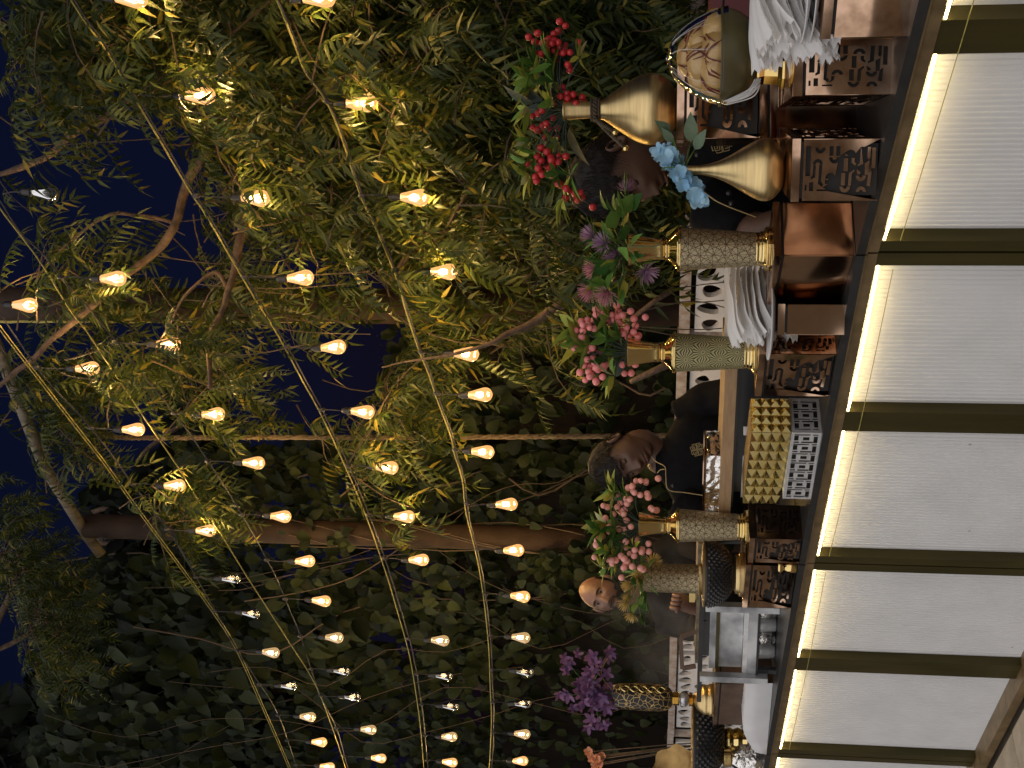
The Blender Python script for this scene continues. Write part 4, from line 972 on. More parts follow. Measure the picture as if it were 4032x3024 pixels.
def blob(cx, cy, w_, h_, a, r):
    ph = r.uniform(0, 6); k = r.uniform(.0, .35); out = []
    for i in range(18):
        th = 2 * PI * i / 18; q = 1 + .10 * math.sin(2 * th + ph) - k * max(0, math.cos(th)) ** 3 * -.6
        x, y = math.cos(th) * w_ * q, math.sin(th) * h_ * q * (1 - .35 * math.cos(th)); out.append((cx + x * math.cos(a) - y * math.sin(a), cy + x * math.sin(a) + y * math.cos(a)))
    return out
ys = [-60, 420, 880, 1304, 1332, 1780, 2200, 2560, 2862, 2905, 3080]
for y0, y1 in zip(ys, ys[1:]):
    if (y0, y1) in ((1304, 1332), (2862, 2905)): continue
    a, b = fence_at(y0 + 8), fence_at(y1 - 8); a.z = b.z = min(a.z, b.z) - .07; u = (b - a); L = u.length; u.normalize(); n = V((-u.y, u.x, 0)); Hp = .75
    holes = []; cells = []; nx = max(2, round(L / .125)); nz = 6
    for i in range(nx):
        for j in range(nz):
            if rf.random() < .08: continue
            cw, ch = L / nx, Hp / nz; cx, cy = (i + .5 + .10 * rf.uniform(-1, 1)) * cw, (j + .5 + .10 * rf.uniform(-1, 1) ) * ch
            holes.append(blob(cx, cy, cw * rf.uniform(.33, .42), ch * rf.uniform(.30, .40), rf.uniform(-.5, .5) + (PI if rf.random() < .5 else 0), rf))
    M = Matrix(((u.x, 0, n.x, a.x), (u.y, 0, n.y, a.y), (0, 1, 0, a.z - Hp), (0, 0, 0, 1)))
    sheet_holes('cutout_panel', rect(0, L, 0, Hp), holes, .03, M, M_white, t)
for y in (-20, 1318, 2884):
    p = fence_at(y); MB().box(V((p.x, p.y + .03, (p.z - .06) / 2)), V((.032, 0, 0)), V((0, .028, 0)), Z * ((p.z - .06) / 2)).build('fence_post', M_stone, t)
MB().box((FA[0] + FA[-1]) / 2 * 1.0 - Z * 0 + V((0, 0, -99)), V((.001, 0, 0)), V((0, .001, 0)), Z * .001) if False else None

def post(label, x_base, y, d, wpx, top):
    c = at(2600, y, d); w_ = wpx * d / FPX / 2; t = thing('pergola_post', label, 'post', V((c.x, c.y, 0)), 'brown pergola posts')
    b = MB(); prof = [(1, 0), (1, top)]; n = 28
    b.lathe([(w_, 0), (w_, top - .01), (w_ * .97, top)], V((c.x, c.y, 0)), n); b.build('shaft', M_post, t, True); return t, c, w_
d1, d2 = dF(1212) + .17, 7.6
t1, c1, w1 = post('near brown pergola post with yellow rope down its side, amid the neem leaves', 0, 1212, d1, 142, at(338, 2134, 7.6).z)
t2, c2, w2 = post('far brown pergola post with its square-holed top seen against the blue dusk', 0, 2134, d2, 100, at(338, 2134, d2).z)
h = at(400, 2122, d2 - w2 - .001); MB().box(h, V((.011, 0, 0)), V((0, .006, 0)), Z * .012).build('square_hole', M_inside, t2)
MB().tube([at(x, 1266 + 2 * math.sin(x * .05), d1 - .02) for x in range(-80, 1700, 40)], .008, 6).build('side_rope', M_rope, t1, True)
t = thing('pergola_beam', 'pale round wooden pole running from the far post top up over the neem crown', 'pole', at(340, 2110, d2 + w2 + .06))
e0 = at(398, 2184, d2 + .2); e1 = at(345, 2112, d2 + w2 + .06); e2 = at(175, 1836, 6.7); e3 = at(-60, 1240, 6.45)
MB().tube([e0, e1, e2, e3], [.034, .034, .033, .032], 14).build('pole', M_pole, t, True)
rope = [at(x, y, 6.35) for x, y in ((300, 1690), (380, 1708), (470, 1722), (600, 1724), (1000, 1722), (1500, 1723), (2030, 1720), (2400, 1717), (2800, 1714), (3050, 1714))]
ln = smooth_path(rope, 26); t = thing('hanging_rope', 'thick twisted fibre rope hanging straight down behind the middle cook', 'rope', V((rope[-1].x, rope[-1].y, 0)))
b = MB()
for ph in (0, 2.1, 4.2): b.tube([q + V((math.cos(i * .75 + ph), math.sin(i * .75 + ph), 0)) * .0068 for i, q in enumerate(ln)], .0080, 5)
b.build('strands', M_sisal, t, True)

# ------------------------------------------------------------------ string lights
def dS(y): return 1 / (.251 - .0000459 * y)
STR = {
 'A': dict(nm='lowest', rope=[(1030, -120), (1090, 0), (1150, 150), (1200, 280), (1280, 390), (1340, 530), (1420, 770), (1480, 900), (1560, 1090), (1600, 1230), (1650, 1380), (1690, 1480), (1720, 1570), (1775, 1720), (1790, 1790), (1820, 1890), (1835, 2020), (1870, 2160), (1890, 2260), (1910, 2400), (1925, 2560), (1930, 2700), (1935, 2850), (1925, 3060)], cab=10),
 'B': dict(nm='second lowest', rope=[(220, -120), (303, 37), (434, 224), (500, 340), (580, 470), (746, 750), (800, 830), (900, 1000), (1000, 1170), (1100, 1330), (1191, 1500), (1261, 1626), (1359, 1836), (1443, 2036), (1518, 2250), (1560, 2390), (1606, 2553), (1627, 2660), (1646, 2786), (1658, 2889), (1672, 3060)], cab=16),
 'C': dict(nm='second highest', rope=[(-80, 690), (0, 820), (154, 1025), (280, 1226), (345, 1310), (471, 1500), (597, 1687), (718, 1864), (793, 1990), (863, 2092), (975, 2274), (1140, 2530), (1243, 2698), (1322, 2903), (1372, 3060)],
           cable=[(0, 790), (90, 930), (163, 993), (280, 1142), (387, 1258), (495, 1389), (583, 1500), (690, 1631), (830, 1831), (956, 2032), (1075, 2250), (1121, 2353), (1182, 2502), (1229, 2647), (1270, 2758), (1326, 2870), (1380, 3060)]),
 'D': dict(nm='highest', rope=[(-80, 1180), (0, 1300), (154, 1500), (299, 1687), (401, 1817), (536, 2004), (737, 2274), (854, 2437), (933, 2567), (1032, 2786), (1117, 2978), (1150, 3060)],
           cable=[(0, 1235), (105, 1390), (200, 1514), (364, 1691), (522, 1906), (644, 2060), (760, 2250), (858, 2423), (914, 2530), (1000, 2660), (1093, 2810), (1163, 3006), (1185, 3060)], double=True),
}
BULBS = [  # string, x, y of the glass centre, state
 ('A', 1258, -8, 'lit'), ('A', 1425, 405, 'lit'), ('A', 1635, 775, 'lit'), ('A', 1750, 1070, 'lit'), ('A', 1838, 1392, 'lit'), ('A', 1893, 1556, 'lit'), ('A', 1903, 1777, 'lit'), ('A', 1996, 1988, 'lit'), ('A', 2024, 2169, 'lit'), ('A', 2050, 2346, 'lit'), ('A', 2052, 2508, 'half'), ('A', 2068, 2643, 'dim'), ('A', 2060, 2771, 'dim'), ('A', 2057, 2889, 'half'), ('A', 2050, 2998, 'lit'),
 ('B', 518, -10, 'lit'), ('B', 790, 375, 'lit'), ('B', 1008, 777, 'lit'), ('B', 1184, 1096, 'lit'), ('B', 1315, 1370, 'lit'), ('B', 1430, 1619, 'lit'), ('B', 1526, 1839, 'lit'), ('B', 1593, 2034, 'lit'), ('B', 1651, 2206, 'lit'), ('B', 1734, 2521, 'half'), ('B', 1750, 2660, 'dim'), ('B', 1776, 2780, 'dim'), ('B', 1770, 2902, 'half'), ('B', 1772, 3000, 'lit'),
 ('C', 447, 1097, 'lit'), ('C', 665, 1355, 'lit'), ('C', 841, 1633, 'lit'), ('C', 1000, 1822, 'lit'), ('C', 1108, 2032, 'lit'), ('C', 1203, 2211, 'lit'), ('C', 1267, 2364, 'lit'), ('C', 1318, 2510, 'half'), ('C', 1348, 2640, 'dim'), ('C', 1390, 2744, 'dim'), ('C', 1452, 2872, 'half'), ('C', 1492, 2985, 'lit'),
 ('D', 100, 1200, 'lit'), ('D', 345, 1452, 'lit'), ('D', 526, 1692, 'lit'), ('D', 689, 1913, 'lit'), ('D', 812, 2090, 'lit'), ('D', 911, 2278, 'dim'), ('D', 990, 2412, 'dim'), ('D', 1068, 2567, 'half'), ('D', 1140, 2700, 'dim'), ('D', 1213, 2822, 'half'), ('D', 1258, 2922, 'lit'), ('D', 1290, 3018, 'lit'),
 ('E', 178, 755, 'off')]
for key, s in STR.items():
    R_ = s['rope']; p0 = at(R_[0][0], R_[0][1], dS(R_[0][1])); C_ = s.get('cable') or [(x + s['cab'], y + 4) for x, y in R_]; s['cable'] = C_
    t = thing('string_light_line', f"{s['nm']} slanting light string, yellow rope with dark cable tied along it" if key in 'AB' else f"{s['nm']} slanting light string, yellow rope with its dark cable hanging apart", 'light string', p0, 'slanting light strings')
    ln = smooth_path([at(x, y, dS(y) + .012) for x, y in R_], 6)
    for off in ((0, .014) if s.get('double') else (0,)):
        b = MB()
        for ph in (0, PI): b.tube([q + V((0, off, -off * .6)) + V((math.cos(i * 1.9 + ph), math.sin(i * 1.9 + ph), 0)) * .0016 for i, q in enumerate(ln)], .0030 if off == 0 and not s.get('double') else .0024, 5)
        b.build('rope', M_rope, t, True)
    cl = smooth_path([at(x, y, dS(y)) for x, y in C_], 6); b = MB()
    b.tube([q + V((0, 0, .004 * noise.noise(V((i * .3, 0, len(key)))))) for i, q in enumerate(cl)], .0036, 6); b.build('cable', M_cable, t, True)
# one bulb of each kind, then copies with their parts
GL = [(.0125, 0), (.0150, -.006), (.0190, -.022), (.0250, -.045), (.0305, -.066), (.0318, -.078), (.0295, -.090), (.0215, -.101), (.0100, -.107), (.0035, -.1095)]
def lathe_me(name, pr, m, n=20):
    me = MB().lathe(pr, (0, 0, 0), n).mesh(name, True); me.materials.append(m); return me
g_me = {'lit': lathe_me('glass', refine(GL, 2), M_gl_lit), 'half': lathe_me('glass', refine(GL, 2), M_gl_half), 'dim': lathe_me('glass', refine(GL, 2), M_gl_off), 'off': lathe_me('glass', refine(GL, 2), M_gl_off)}
s_me = lathe_me('socket', [(.003, .046), (.009, .044), (.013, .034), (.0155, .030), (.0158, .008), (.0175, .006), (.0175, -.001), (.012, -.002)], M_socket)
def fil_me(m, th):
    b = MB()
    for k in range(4):
        a = 2 * PI * k / 4 + .4; b.tube([V((.0045 * math.cos(a), .0045 * math.sin(a), -.034)), V((.0090 * math.cos(a), .0090 * math.sin(a), -.066))], th, 5)
    me = b.mesh('filament'); me.materials.append(m); return me
M_wire = mat('support_wire', (.25, .22, .18), .4, 1)
f_me = {'lit': fil_me(M_fil, .0030), 'half': fil_me(M_fil, .0015), 'dim': fil_me(M_fild, .0012), 'off': fil_me(M_wire, .0006)}
b = MB(); b.tube([V((0, 0, 0)), V((0, 0, -.03))], [.005, .003], 6)
for k in range(3): a = 2 * PI * k / 3; b.tube([V((0, 0, -.03)), V((.007 * math.cos(a), .007 * math.sin(a), -.05)), V((.003 * math.cos(a), .003 * math.sin(a), -.074))], .0005, 3)
m_me = b.mesh('stem_mount'); m_me.materials.append(M_crystal)
pl = {}
for k_, e in (('lit', 37), ('half', 9), ('dim', .6)):
    L_ = bpy.data.lights.new('bulb_light', 'POINT'); L_.energy = e; L_.color = (1, .77, .40); L_.shadow_soft_size = .02; pl[k_] = L_
ORD = ['first', 'second', 'third', 'fourth', 'fifth', 'sixth', 'seventh', 'eighth', 'ninth', 'tenth', 'eleventh', 'twelfth', 'thirteenth', 'fourteenth', 'fifteenth']
WORD = {'lit': 'brightly glowing', 'half': 'softly glowing', 'dim': 'dimly lit clear', 'off': 'unlit clear'}
cnt = {}; rb = random.Random(77)
for key, x, y, state in BULBS:
    i = cnt.get(key, 0); cnt[key] = i + 1
    p = at(x, y, dS(y)); c = p + Z * .056
    lab = f"{WORD[state]} filament bulb, {ORD[i]} from the near end of the {STR[key]['nm']} string" if key in STR else 'unlit clear filament bulb against the blue dusk, above every string'
    t = thing('light_bulb', lab, 'light bulb', c, 'filament bulbs hanging on the strings')
    M0 = Matrix.Translation(c) @ Matrix.Rotation(rb.uniform(-.05, .05), 4, 'X') @ Matrix.Rotation(rb.uniform(-.06, .06), 4, 'Y') @ Matrix.Rotation(rb.uniform(0, 6), 4, 'Z')
    go = put('glass', g_me[state], t, M0); put('socket', s_me, t, M0)
    for nm_, me_ in (('filament', f_me[state]), ('stem_mount', m_me)):
        fo = bpy.data.objects.new(nm_, me_); COL.objects.link(fo); fo.parent = go
    if key in STR: q = at(interp(STR[key]['cable'], y - 6), y - 6, dS(y - 6))
    else: q = at(10, 764, dS(y)) 
    if q.z < c.z + .06: q.z = c.z + .06
    b = MB(); b.tube(smooth_path([q, q.lerp(c + Z * .044, .5) + V((rb.uniform(-.006, .006), rb.uniform(-.006, .006), 0)), c + Z * .044], 4), .0028, 5)
    b.lathe([(.009, -.012), (.010, .006), (.006, .016)], q, 8) if key in STR else None
    b.build('drop_cord', M_cable, t, True)
    if state in pl:
        lo = bpy.data.objects.new('bulb_light', pl[state]); COL.objects.link(lo); lo.parent = t; lo.location = (0, 0, -.052)
# ------------------------------------------------------------------ trees and climbers
import numpy as np
def np_of(me):
    v = np.empty(len(me.vertices) * 3, np.float32); me.vertices.foreach_get('co', v)
    return v.reshape(-1, 3), [tuple(p.vertices) for p in me.polygons]
def mass(name, items, m, parent):                           # many placed copies joined into one mesh: items = [(mesh, matrix)]
    cache = {}; VS = []; LI = []; LT = []; base = 0; o0 = np.array(org(parent))
    for me, M in items:
        if me.name not in cache:
            v, f = np_of(me); cache[me.name] = (v, np.array([i for q in f for i in q], np.int32), np.array([len(q) for q in f], np.int32))
        v, li, lt = cache[me.name]; A = np.array(M)
        VS.append(v @ A[:3, :3].T + A[:3, 3] - o0); LI.append(li + base); LT.append(lt); base += len(v)
    VS = np.concatenate(VS).astype(np.float32); LI = np.concatenate(LI); LT = np.concatenate(LT)
    me = bpy.data.meshes.new(name); me.vertices.add(len(VS)); me.vertices.foreach_set('co', VS.ravel())
    me.loops.add(len(LI)); me.loops.foreach_set('vertex_index', LI)
    me.polygons.add(len(LT)); st = np.concatenate(([0], np.cumsum(LT)[:-1])).astype(np.int32); me.polygons.foreach_set('loop_start', st); me.polygons.foreach_set('loop_total', LT)
    me.update(calc_edges=True); me.materials.append(m); me.shade_smooth()
    o = bpy.data.objects.new(name, me); COL.objects.link(o)
    if parent: o.parent = parent
    o['kind'] = 'stuff'; return o
def compound_leaf(seed):
    r = random.Random(seed); n = r.randint(6, 9); L = r.uniform(.20, .32); dr = r.uniform(.25, .75); vs = []; fs = []
    def rp(t): return V((.02 * math.sin(t * 2 + seed), L * t * (1 - .15 * dr * t), -L * dr * t * t * .8))
    def strip(p, d, Lf, W, side):
        down = V((0, 0, -1)); o = len(vs); x = d.cross(V((0, 0, 1))); x = x.normalized() if x.length > .05 else V((0, 1, 0)); nn = x.cross(d)
        N = 3; tw = r.uniform(-.35, .35) + side * .5; x = (x * math.cos(tw) + nn * math.sin(tw)); nn = x.cross(d)
        for i in range(N + 1):
            t = i / N; w_ = W / 2 * (0.2, 1.05, .62, .0)[i]
            c = p + d * (Lf * t) + down * (Lf * .38 * t * t) + x * (side * Lf * .20 * t * t)
            vs.extend([c - x * w_ * 1.15 + nn * w_ * .35, c, c + x * w_ * .8 + nn * w_ * .35])
        for i in range(N): fs.extend([(o + i * 3, o + i * 3 + 1, o + i * 3 + 4, o + i * 3 + 3), (o + i * 3 + 1, o + i * 3 + 2, o + i * 3 + 5, o + i * 3 + 4)])
    for k in range(n):
        t = .18 + .78 * k / (n - 1); p = rp(t); tg = (rp(min(1, t + .05)) - rp(t - .05)).normalized()
        for sd in (-1, 1):
            if r.random() < .06: continue
            d = (V((sd, 0, 0)) * r.uniform(.75, 1) + tg * r.uniform(.35, .6) + V((0, 0, -1)) * r.uniform(.2, .75)).normalized()
            strip(p, d, r.uniform(.052, .074) * (1 - .25 * abs(t - .5)), r.uniform(.0135, .0185), sd)
    strip(rp(1), (rp(1) - rp(.95)).normalized(), .06, .017, 1)
    o = len(vs); pts = [rp(i / 5) for i in range(6)]
    for q in pts: vs.extend([q + V((.0011, 0, 0)), q + V((-.0011, 0, 0)), q + V((0, 0, .0014))])
    for i in range(5):
        for k in range(3): fs.append((o + i * 3 + k, o + i * 3 + (k + 1) % 3, o + (i + 1) * 3 + (k + 1) % 3, o + (i + 1) * 3 + k))
    me = bpy.data.meshes.new('neem_leaf'); me.from_pydata([tuple(v) for v in vs], [], fs); me.update(); me.materials.append(M_leafN); me.shade_smooth(); return me
CL = [compound_leaf(i) for i in range(10)]
def smooth_r(a, b, n=6): return a
def branch(t, pts, r0, r1, nm='branch'):
    P = smooth_path([at(x, y, d) for x, y, d in pts], 7); n = len(P)
    P = [q + V((noise.noise(q * 6), noise.noise(q * 6 + V((9, 0, 0))), noise.noise(q * 6 + V((0, 9, 0))))) * .012 for q in P]
    MB().tube(P, [r0 + (r1 - r0) * i / (n - 1) + .15 * r0 * noise.noise(P[i] * 9) for i in range(n)], 10).build(nm, M_bark, t, True); return P
def twig_leaves(p, d, L, r, tw, out, ln_scale=1):
    q = [p]; dv = V(d).normalized(); n = 5
    for i in range(n): dv = (dv + V((0, 0, -.16)) + V((r.gauss(0, .12), r.gauss(0, .12), r.gauss(0, .08)))).normalized(); q.append(q[-1] + dv * (L / n))
    tw.tube(q, [.0045, .004, .0035, .003, .0022, .0012], 4, False)
    m_ = r.randint(4, 7)
    for i in range(m_):
        f_ = .25 + .75 * i / (m_ - 1); a = min(n - 1, int(f_ * n)); c = q[a].lerp(q[a + 1], f_ * n - a) if a < n else q[-1]
        td = (q[min(n, a + 1)] - q[a]).normalized() if a < n else dv; sd = td.cross(V((0, 0, 1))); sd = sd.normalized() if sd.length > .1 else V((1, 0, 0))
        an = i * 2.4 + r.uniform(-.4, .4); o = (td * r.uniform(.3, .8) + sd * math.cos(an) + V((0, 0, 1)) * math.sin(an) * .5 + V((0, 0, -.1))).normalized()
        out.append((r.choice(CL), orient(c, o, r.uniform(-.5, .5), r.uniform(.75, 1.15) * ln_scale)))
def crown(t, tw, out, n_top, leafname='leaf', sname='foliage', m=M_leafN):
    def key(it):
        p = it[1].translation; x, y = proj(p); inn = -100 < x < 4100 and -100 < y < 3100
        return (0 if inn else 1, p.y)
    out.sort(key=key); 
    for me, M in out[:n_top]: put(leafname, me, t, M)
    if out[n_top:]: mass(sname, out[n_top:], m, t)
    if tw and tw.v: tw.build('twigs', M_twig, t, kind='stuff')

p = at(1500, -170, 5.2); t = thing('neem_tree', 'large neem tree with drooping serrated fronds lit yellow-green by the string bulbs', 'tree', V((p.x, p.y, 0)), 'neem trees')
tr = [V((p.x + .25, p.y + .2, 0)), at(2600, -260, 5.3), at(2000, -200, 5.2), at(1400, -40, 5.1), at(1250, -20, 5.0), at(1120, -60, 4.95), at(900, -200, 4.9)]
P = smooth_path(tr, 8); MB().tube(P, [.15 - .09 * i / (len(P) - 1) + .012 * noise.noise(q * 5) for i, q in enumerate(P)], 18).build('trunk', M_bark, t, True)
BR = [branch(t, b_, a, c) for b_, a, c in (
    ([(1120, -60, 4.95), (900, 120, 5.0), (690, 270, 5.05), (588, 336, 5.05), (448, 443, 5.1), (261, 555, 5.15), (107, 653, 5.2), (-30, 690, 5.25)], .027, .012),
    ([(1250, 0, 5.0), (1000, 400, 5.2), (790, 640, 5.25), (728, 750, 5.3), (700, 852, 5.3), (672, 913, 5.3), (625, 983, 5.35), (532, 1053, 5.35), (443, 1137, 5.4), (359, 1207, 5.45), (252, 1296, 5.5), (117, 1422, 5.6), (-40, 1540, 5.7)], .023, .012),
    ([(1300, 10, 5.05), (1130, 160, 5.15), (1040, 480, 5.2), (980, 800, 5.2), (942, 974, 5.2), (928, 1039, 5.2), (896, 1146, 5.2), (872, 1235, 5.25), (830, 1319, 5.3), (822, 1450, 5.3), (828, 1530, 5.35)], .025, .009),
    ([(1650, 1000, 5.4), (1720, 950, 5.35), (1793, 885, 5.3), (2032, 769, 5.2), (2187, 739, 5.2), (2330, 700, 5.15), (2520, 640, 5.1)], .004, .024),
    ([(1500, 1440, 5.5), (1760, 1400, 5.2), (1938, 1352, 5.1), (2000, 1318, 5.1), (2093, 1276, 5.1), (2215, 1196, 5.1), (2330, 1140, 5.15), (2480, 1050, 5.25)], .003, .026),
    ([(896, 1146, 5.2), (850, 1070, 5.2), (760, 1130, 5.2), (690, 1230, 5.25), (640, 1330, 5.3)], .011, .003),
    ([(2690, 1420, 5.2), (2590, 1450, 5.2), (2480, 1500, 5.25)], .018, .010),
    ([(2650, 1140, 5.3), (2560, 1200, 5.3), (2440, 1290, 5.4), (2360, 1350, 5.5)], .013, .006),
    ([(1550, 1090, 5.25), (1620, 970, 5.25), (1700, 880, 5.3)], .010, .014),
    ([(690, 880, 5.3), (560, 850, 5.3), (430, 850, 5.3), (300, 930, 5.35), (180, 1060, 5.4), (60, 1120, 5.4)], .010, .003))]
r = random.Random(31); tw = MB(); out = []
HOLES = [(455, 640, 170, 140), (300, 580, 150, 60), (670, 950, 100, 110), (930, 1400, 150, 95), (430, 1690, 130, 90), (160, 980, 110, 70), (560, 830, 70, 60), (1720, 1180, 90, 60), (1530, 1210, 130, 60)]
DENS = [  # x, y, rx, ry, weight
 (500, 150, 700, 330, 1.0), (1450, 330, 560, 420, 1.15), (1000, 620, 330, 330, 1.0), (1500, 800, 480, 320, 1.15), (2200, 150, 480, 210, .9), (2330, 960, 420, 260, 1.15), (1900, 700, 300, 260, .8),
 (250, 1180, 230, 170, .7), (130, 1560, 210, 200, .8), (330, 1480, 170, 150, .6), (640, 1430, 230, 150, .55), (800, 1650, 230, 130, .4), (1300, 1130, 330, 140, .6), (1780, 1290, 260, 130, .6), (1300, 1620, 270, 190, .75), (1550, 1560, 200, 150, .6), (1420, 1900, 170, 130, .55),
 (620, 2000, 150, 150, .6), (240, 1780, 170, 120, .7), (90, 420, 160, 200, .5), (60, 800, 120, 130, .5), (750, 300, 260, 220, .5), (250, 330, 250, 150, .5), (2100, 1350, 260, 120, .4), (860, 1100, 200, 160, .6), (450, 1260, 260, 160, .5)]
def dens(x, y):
    s = 0
    for cx, cy, rx, ry, w_ in DENS:
        q = ((x - cx) / rx) ** 2 + ((y - cy) / ry) ** 2
        if q < 1: s = max(s, w_ * min(1, 2 * (1 - q)))
    for cx, cy, rx, ry in HOLES:
        if ((x - cx) / rx) ** 2 + ((y - cy) / ry) ** 2 < 1: return 0
    return min(1, s)
N = 0
while N < 600:
    x, y = r.uniform(-200, 2720), r.uniform(-260, 2150)
    if r.random() > dens(x, y) or noise.noise(V((x * .0042, y * .0042, 3))) < -.20 - .25 * r.random(): continue
    if x > 2420 and y > 820: continue
    if 1000 < x < 2450 and 1120 < y < 1300 and r.random() < .75: continue
    D0 = dS(min(max(y, 0), 2000)) if x < 2050 else max(4.5, dF(y) - .95)
    d = D0 + (r.uniform(.05, .3) if r.random() < .15 else r.uniform(.28, 1.1)) if x < 2050 else D0 + r.uniform(0, .75)
    c = at(x, y, d); a = r.uniform(0, 2 * PI); dv = V((math.cos(a), math.sin(a) * .6, r.uniform(-.5, .45)))
    twig_leaves(c - dv.normalized() * .16, dv, r.uniform(.26, .48), r, tw, out); N += 1
# inner shade mass of the crown, further back
for (bx_, by_) in ((793, 373), (800, 350), (345, 1450), (330, 1440), (665, 1350), (690, 1360), (690, 1915), (560, 1990), (280, 1215), (1890, 800)):
    d = dS(by_) - .12; c = at(bx_ - 90, by_ + r.uniform(-60, 60), d); twig_leaves(c, V((r.uniform(-.5, .5), -.1, -.6)), .22, r, tw, out, .75)
for i in range(110):
    x, y = r.uniform(300, 2650), r.uniform(-250, 1120)
    if x < 1100 and dens(x, y) < .5 or x > 2400 and y > 800: continue
    d = dF(max(0, y)) - .15 + r.uniform(0, .5); c = at(x, y, d); a = r.uniform(0, 2 * PI); dv = V((math.cos(a), math.sin(a) * .5, r.uniform(-.5, .4)))
    twig_leaves(c, dv, r.uniform(.3, .5), r, tw, out, 1.1)
for i in range(70):
    c = at(r.uniform(300, 2300), r.uniform(-900, -250), r.uniform(4.6, 5.8)); a = r.uniform(0, 2 * PI); twig_leaves(c, V((math.cos(a), math.sin(a) * .5, r.uniform(-.5, .4))), r.uniform(.3, .5), r, tw, out, 1)
# thin hanging shoots
for i in range(26):
    b_ = r.choice(BR); q = r.choice(b_); L_ = r.uniform(.3, .8); e = q + V((r.uniform(-.1, .1), r.uniform(-.1, .1), -L_)); tw.tube(smooth_path([q, (q + e) / 2 + V((r.uniform(-.06, .06), 0, 0)), e], 4), .003, 4, False)
crown(t, tw, out, 300)
# second neem, its tip at the dusk-side end
p = at(2600, 3420, 9.8); t = thing('neem_tree', 'smaller neem tip with fine leaves and seeds against the dusk, at the far end', 'tree', V((p.x, p.y, 0)), 'neem trees')
P = smooth_path([V((p.x, p.y, 0)), at(1600, 3420, 9.8), at(500, 3400, 9.4), at(-150, 3200, 8.9), at(-120, 2700, 8.4), at(60, 2280, 8.2), at(-60, 2150, 8)], 7); MB().tube(P, [.08 - .072 * i / (len(P) - 1) for i in range(len(P))], 12).build('trunk', M_bark, t, True)
branch(t, [(-80, 2590, 8.4), (130, 2480, 8.4), (150, 2310, 8.2), (30, 2270, 8.0)], .02, .01)
tw = MB(); out = []
for i in range(70):
    f_ = r.random(); x = -60 + 300 * f_ + r.gauss(0, 30); y = 2100 + 480 * f_ + r.gauss(0, 45); c = at(x, y, 7.6 + r.uniform(-.5, .7)); a = r.uniform(0, 2 * PI)
    twig_leaves(c, V((math.cos(a), math.sin(a), r.uniform(-.4, .3))), r.uniform(.2, .35), r, tw, out, .8)
for i in range(260):
    f_ = r.random(); c = at(0 + 260 * f_ + r.gauss(0, 40), 2180 + 420 * f_ + r.gauss(0, 50), 7.5 + r.uniform(-.3, .4)); tw.ball(c, .007, 5, 4)
crown(t, tw, out, 300)

# garden wall and climbers
wall_t = thing('garden_wall', 'dark plastered garden wall behind the fence, mostly hidden by climbers', 'wall', V((0, dF(1500) + .6, 0)))
ww = MB(); WP = [at(1300, y, dF(y) + .75) for y in (-1500, -300, 500, 1300, 2000, 2600, 3150)]
for a, b_ in zip(WP, WP[1:]):
    u = (b_ - a); u.z = 0; L = u.length; u.normalize(); n = V((-u.y, u.x, 0)); c = (a + b_) / 2; ww.box(V((c.x, c.y, 1.35)), u * L / 2, n * .08, Z * 1.35)
M_wallp = mat('dark_plaster', (.0045, .0032, .0024), .95, 0, (.008, .0058, .0042), 3, .3, 20, spec=.06); ww.build('wall_face', M_wallp, wall_t)
def heart(seed):
    r_ = random.Random(seed); pts = [(0, 0), (.17, -.05), (.33, .06), (.40, .24), (.37, .46), (.26, .69), (.11, .90), (0, 1.02)]; vs = []; fs = []; cu = r_.uniform(.1, .4); fo = r_.uniform(.1, .4)
    for x, y in pts: vs += [(-x, y, fo * x - cu * y * y), (0, max(0, y), -cu * max(0, y) ** 2), (x, y, fo * x - cu * y * y)]
    for i in range(len(pts) - 1): fs += [(i * 3, i * 3 + 1, i * 3 + 4, i * 3 + 3), (i * 3 + 1, i * 3 + 2, i * 3 + 5, i * 3 + 4)]
    b0 = len(vs); vs += [(-.012, -.5, .1), (.012, -.5, .1), (.012, 0, 0), (-.012, 0, 0)]; fs.append((b0, b0 + 1, b0 + 2, b0 + 3))
    me = bpy.data.meshes.new('heart_leaf'); me.from_pydata(vs, [], fs); me.update(); me.materials.append(M_leafI); me.shade_smooth(); return me
HT = [heart(i) for i in range(6)]
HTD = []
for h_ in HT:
    q = h_.copy(); q.materials.clear(); q.materials.append(M_leafD); HTD.append(q)
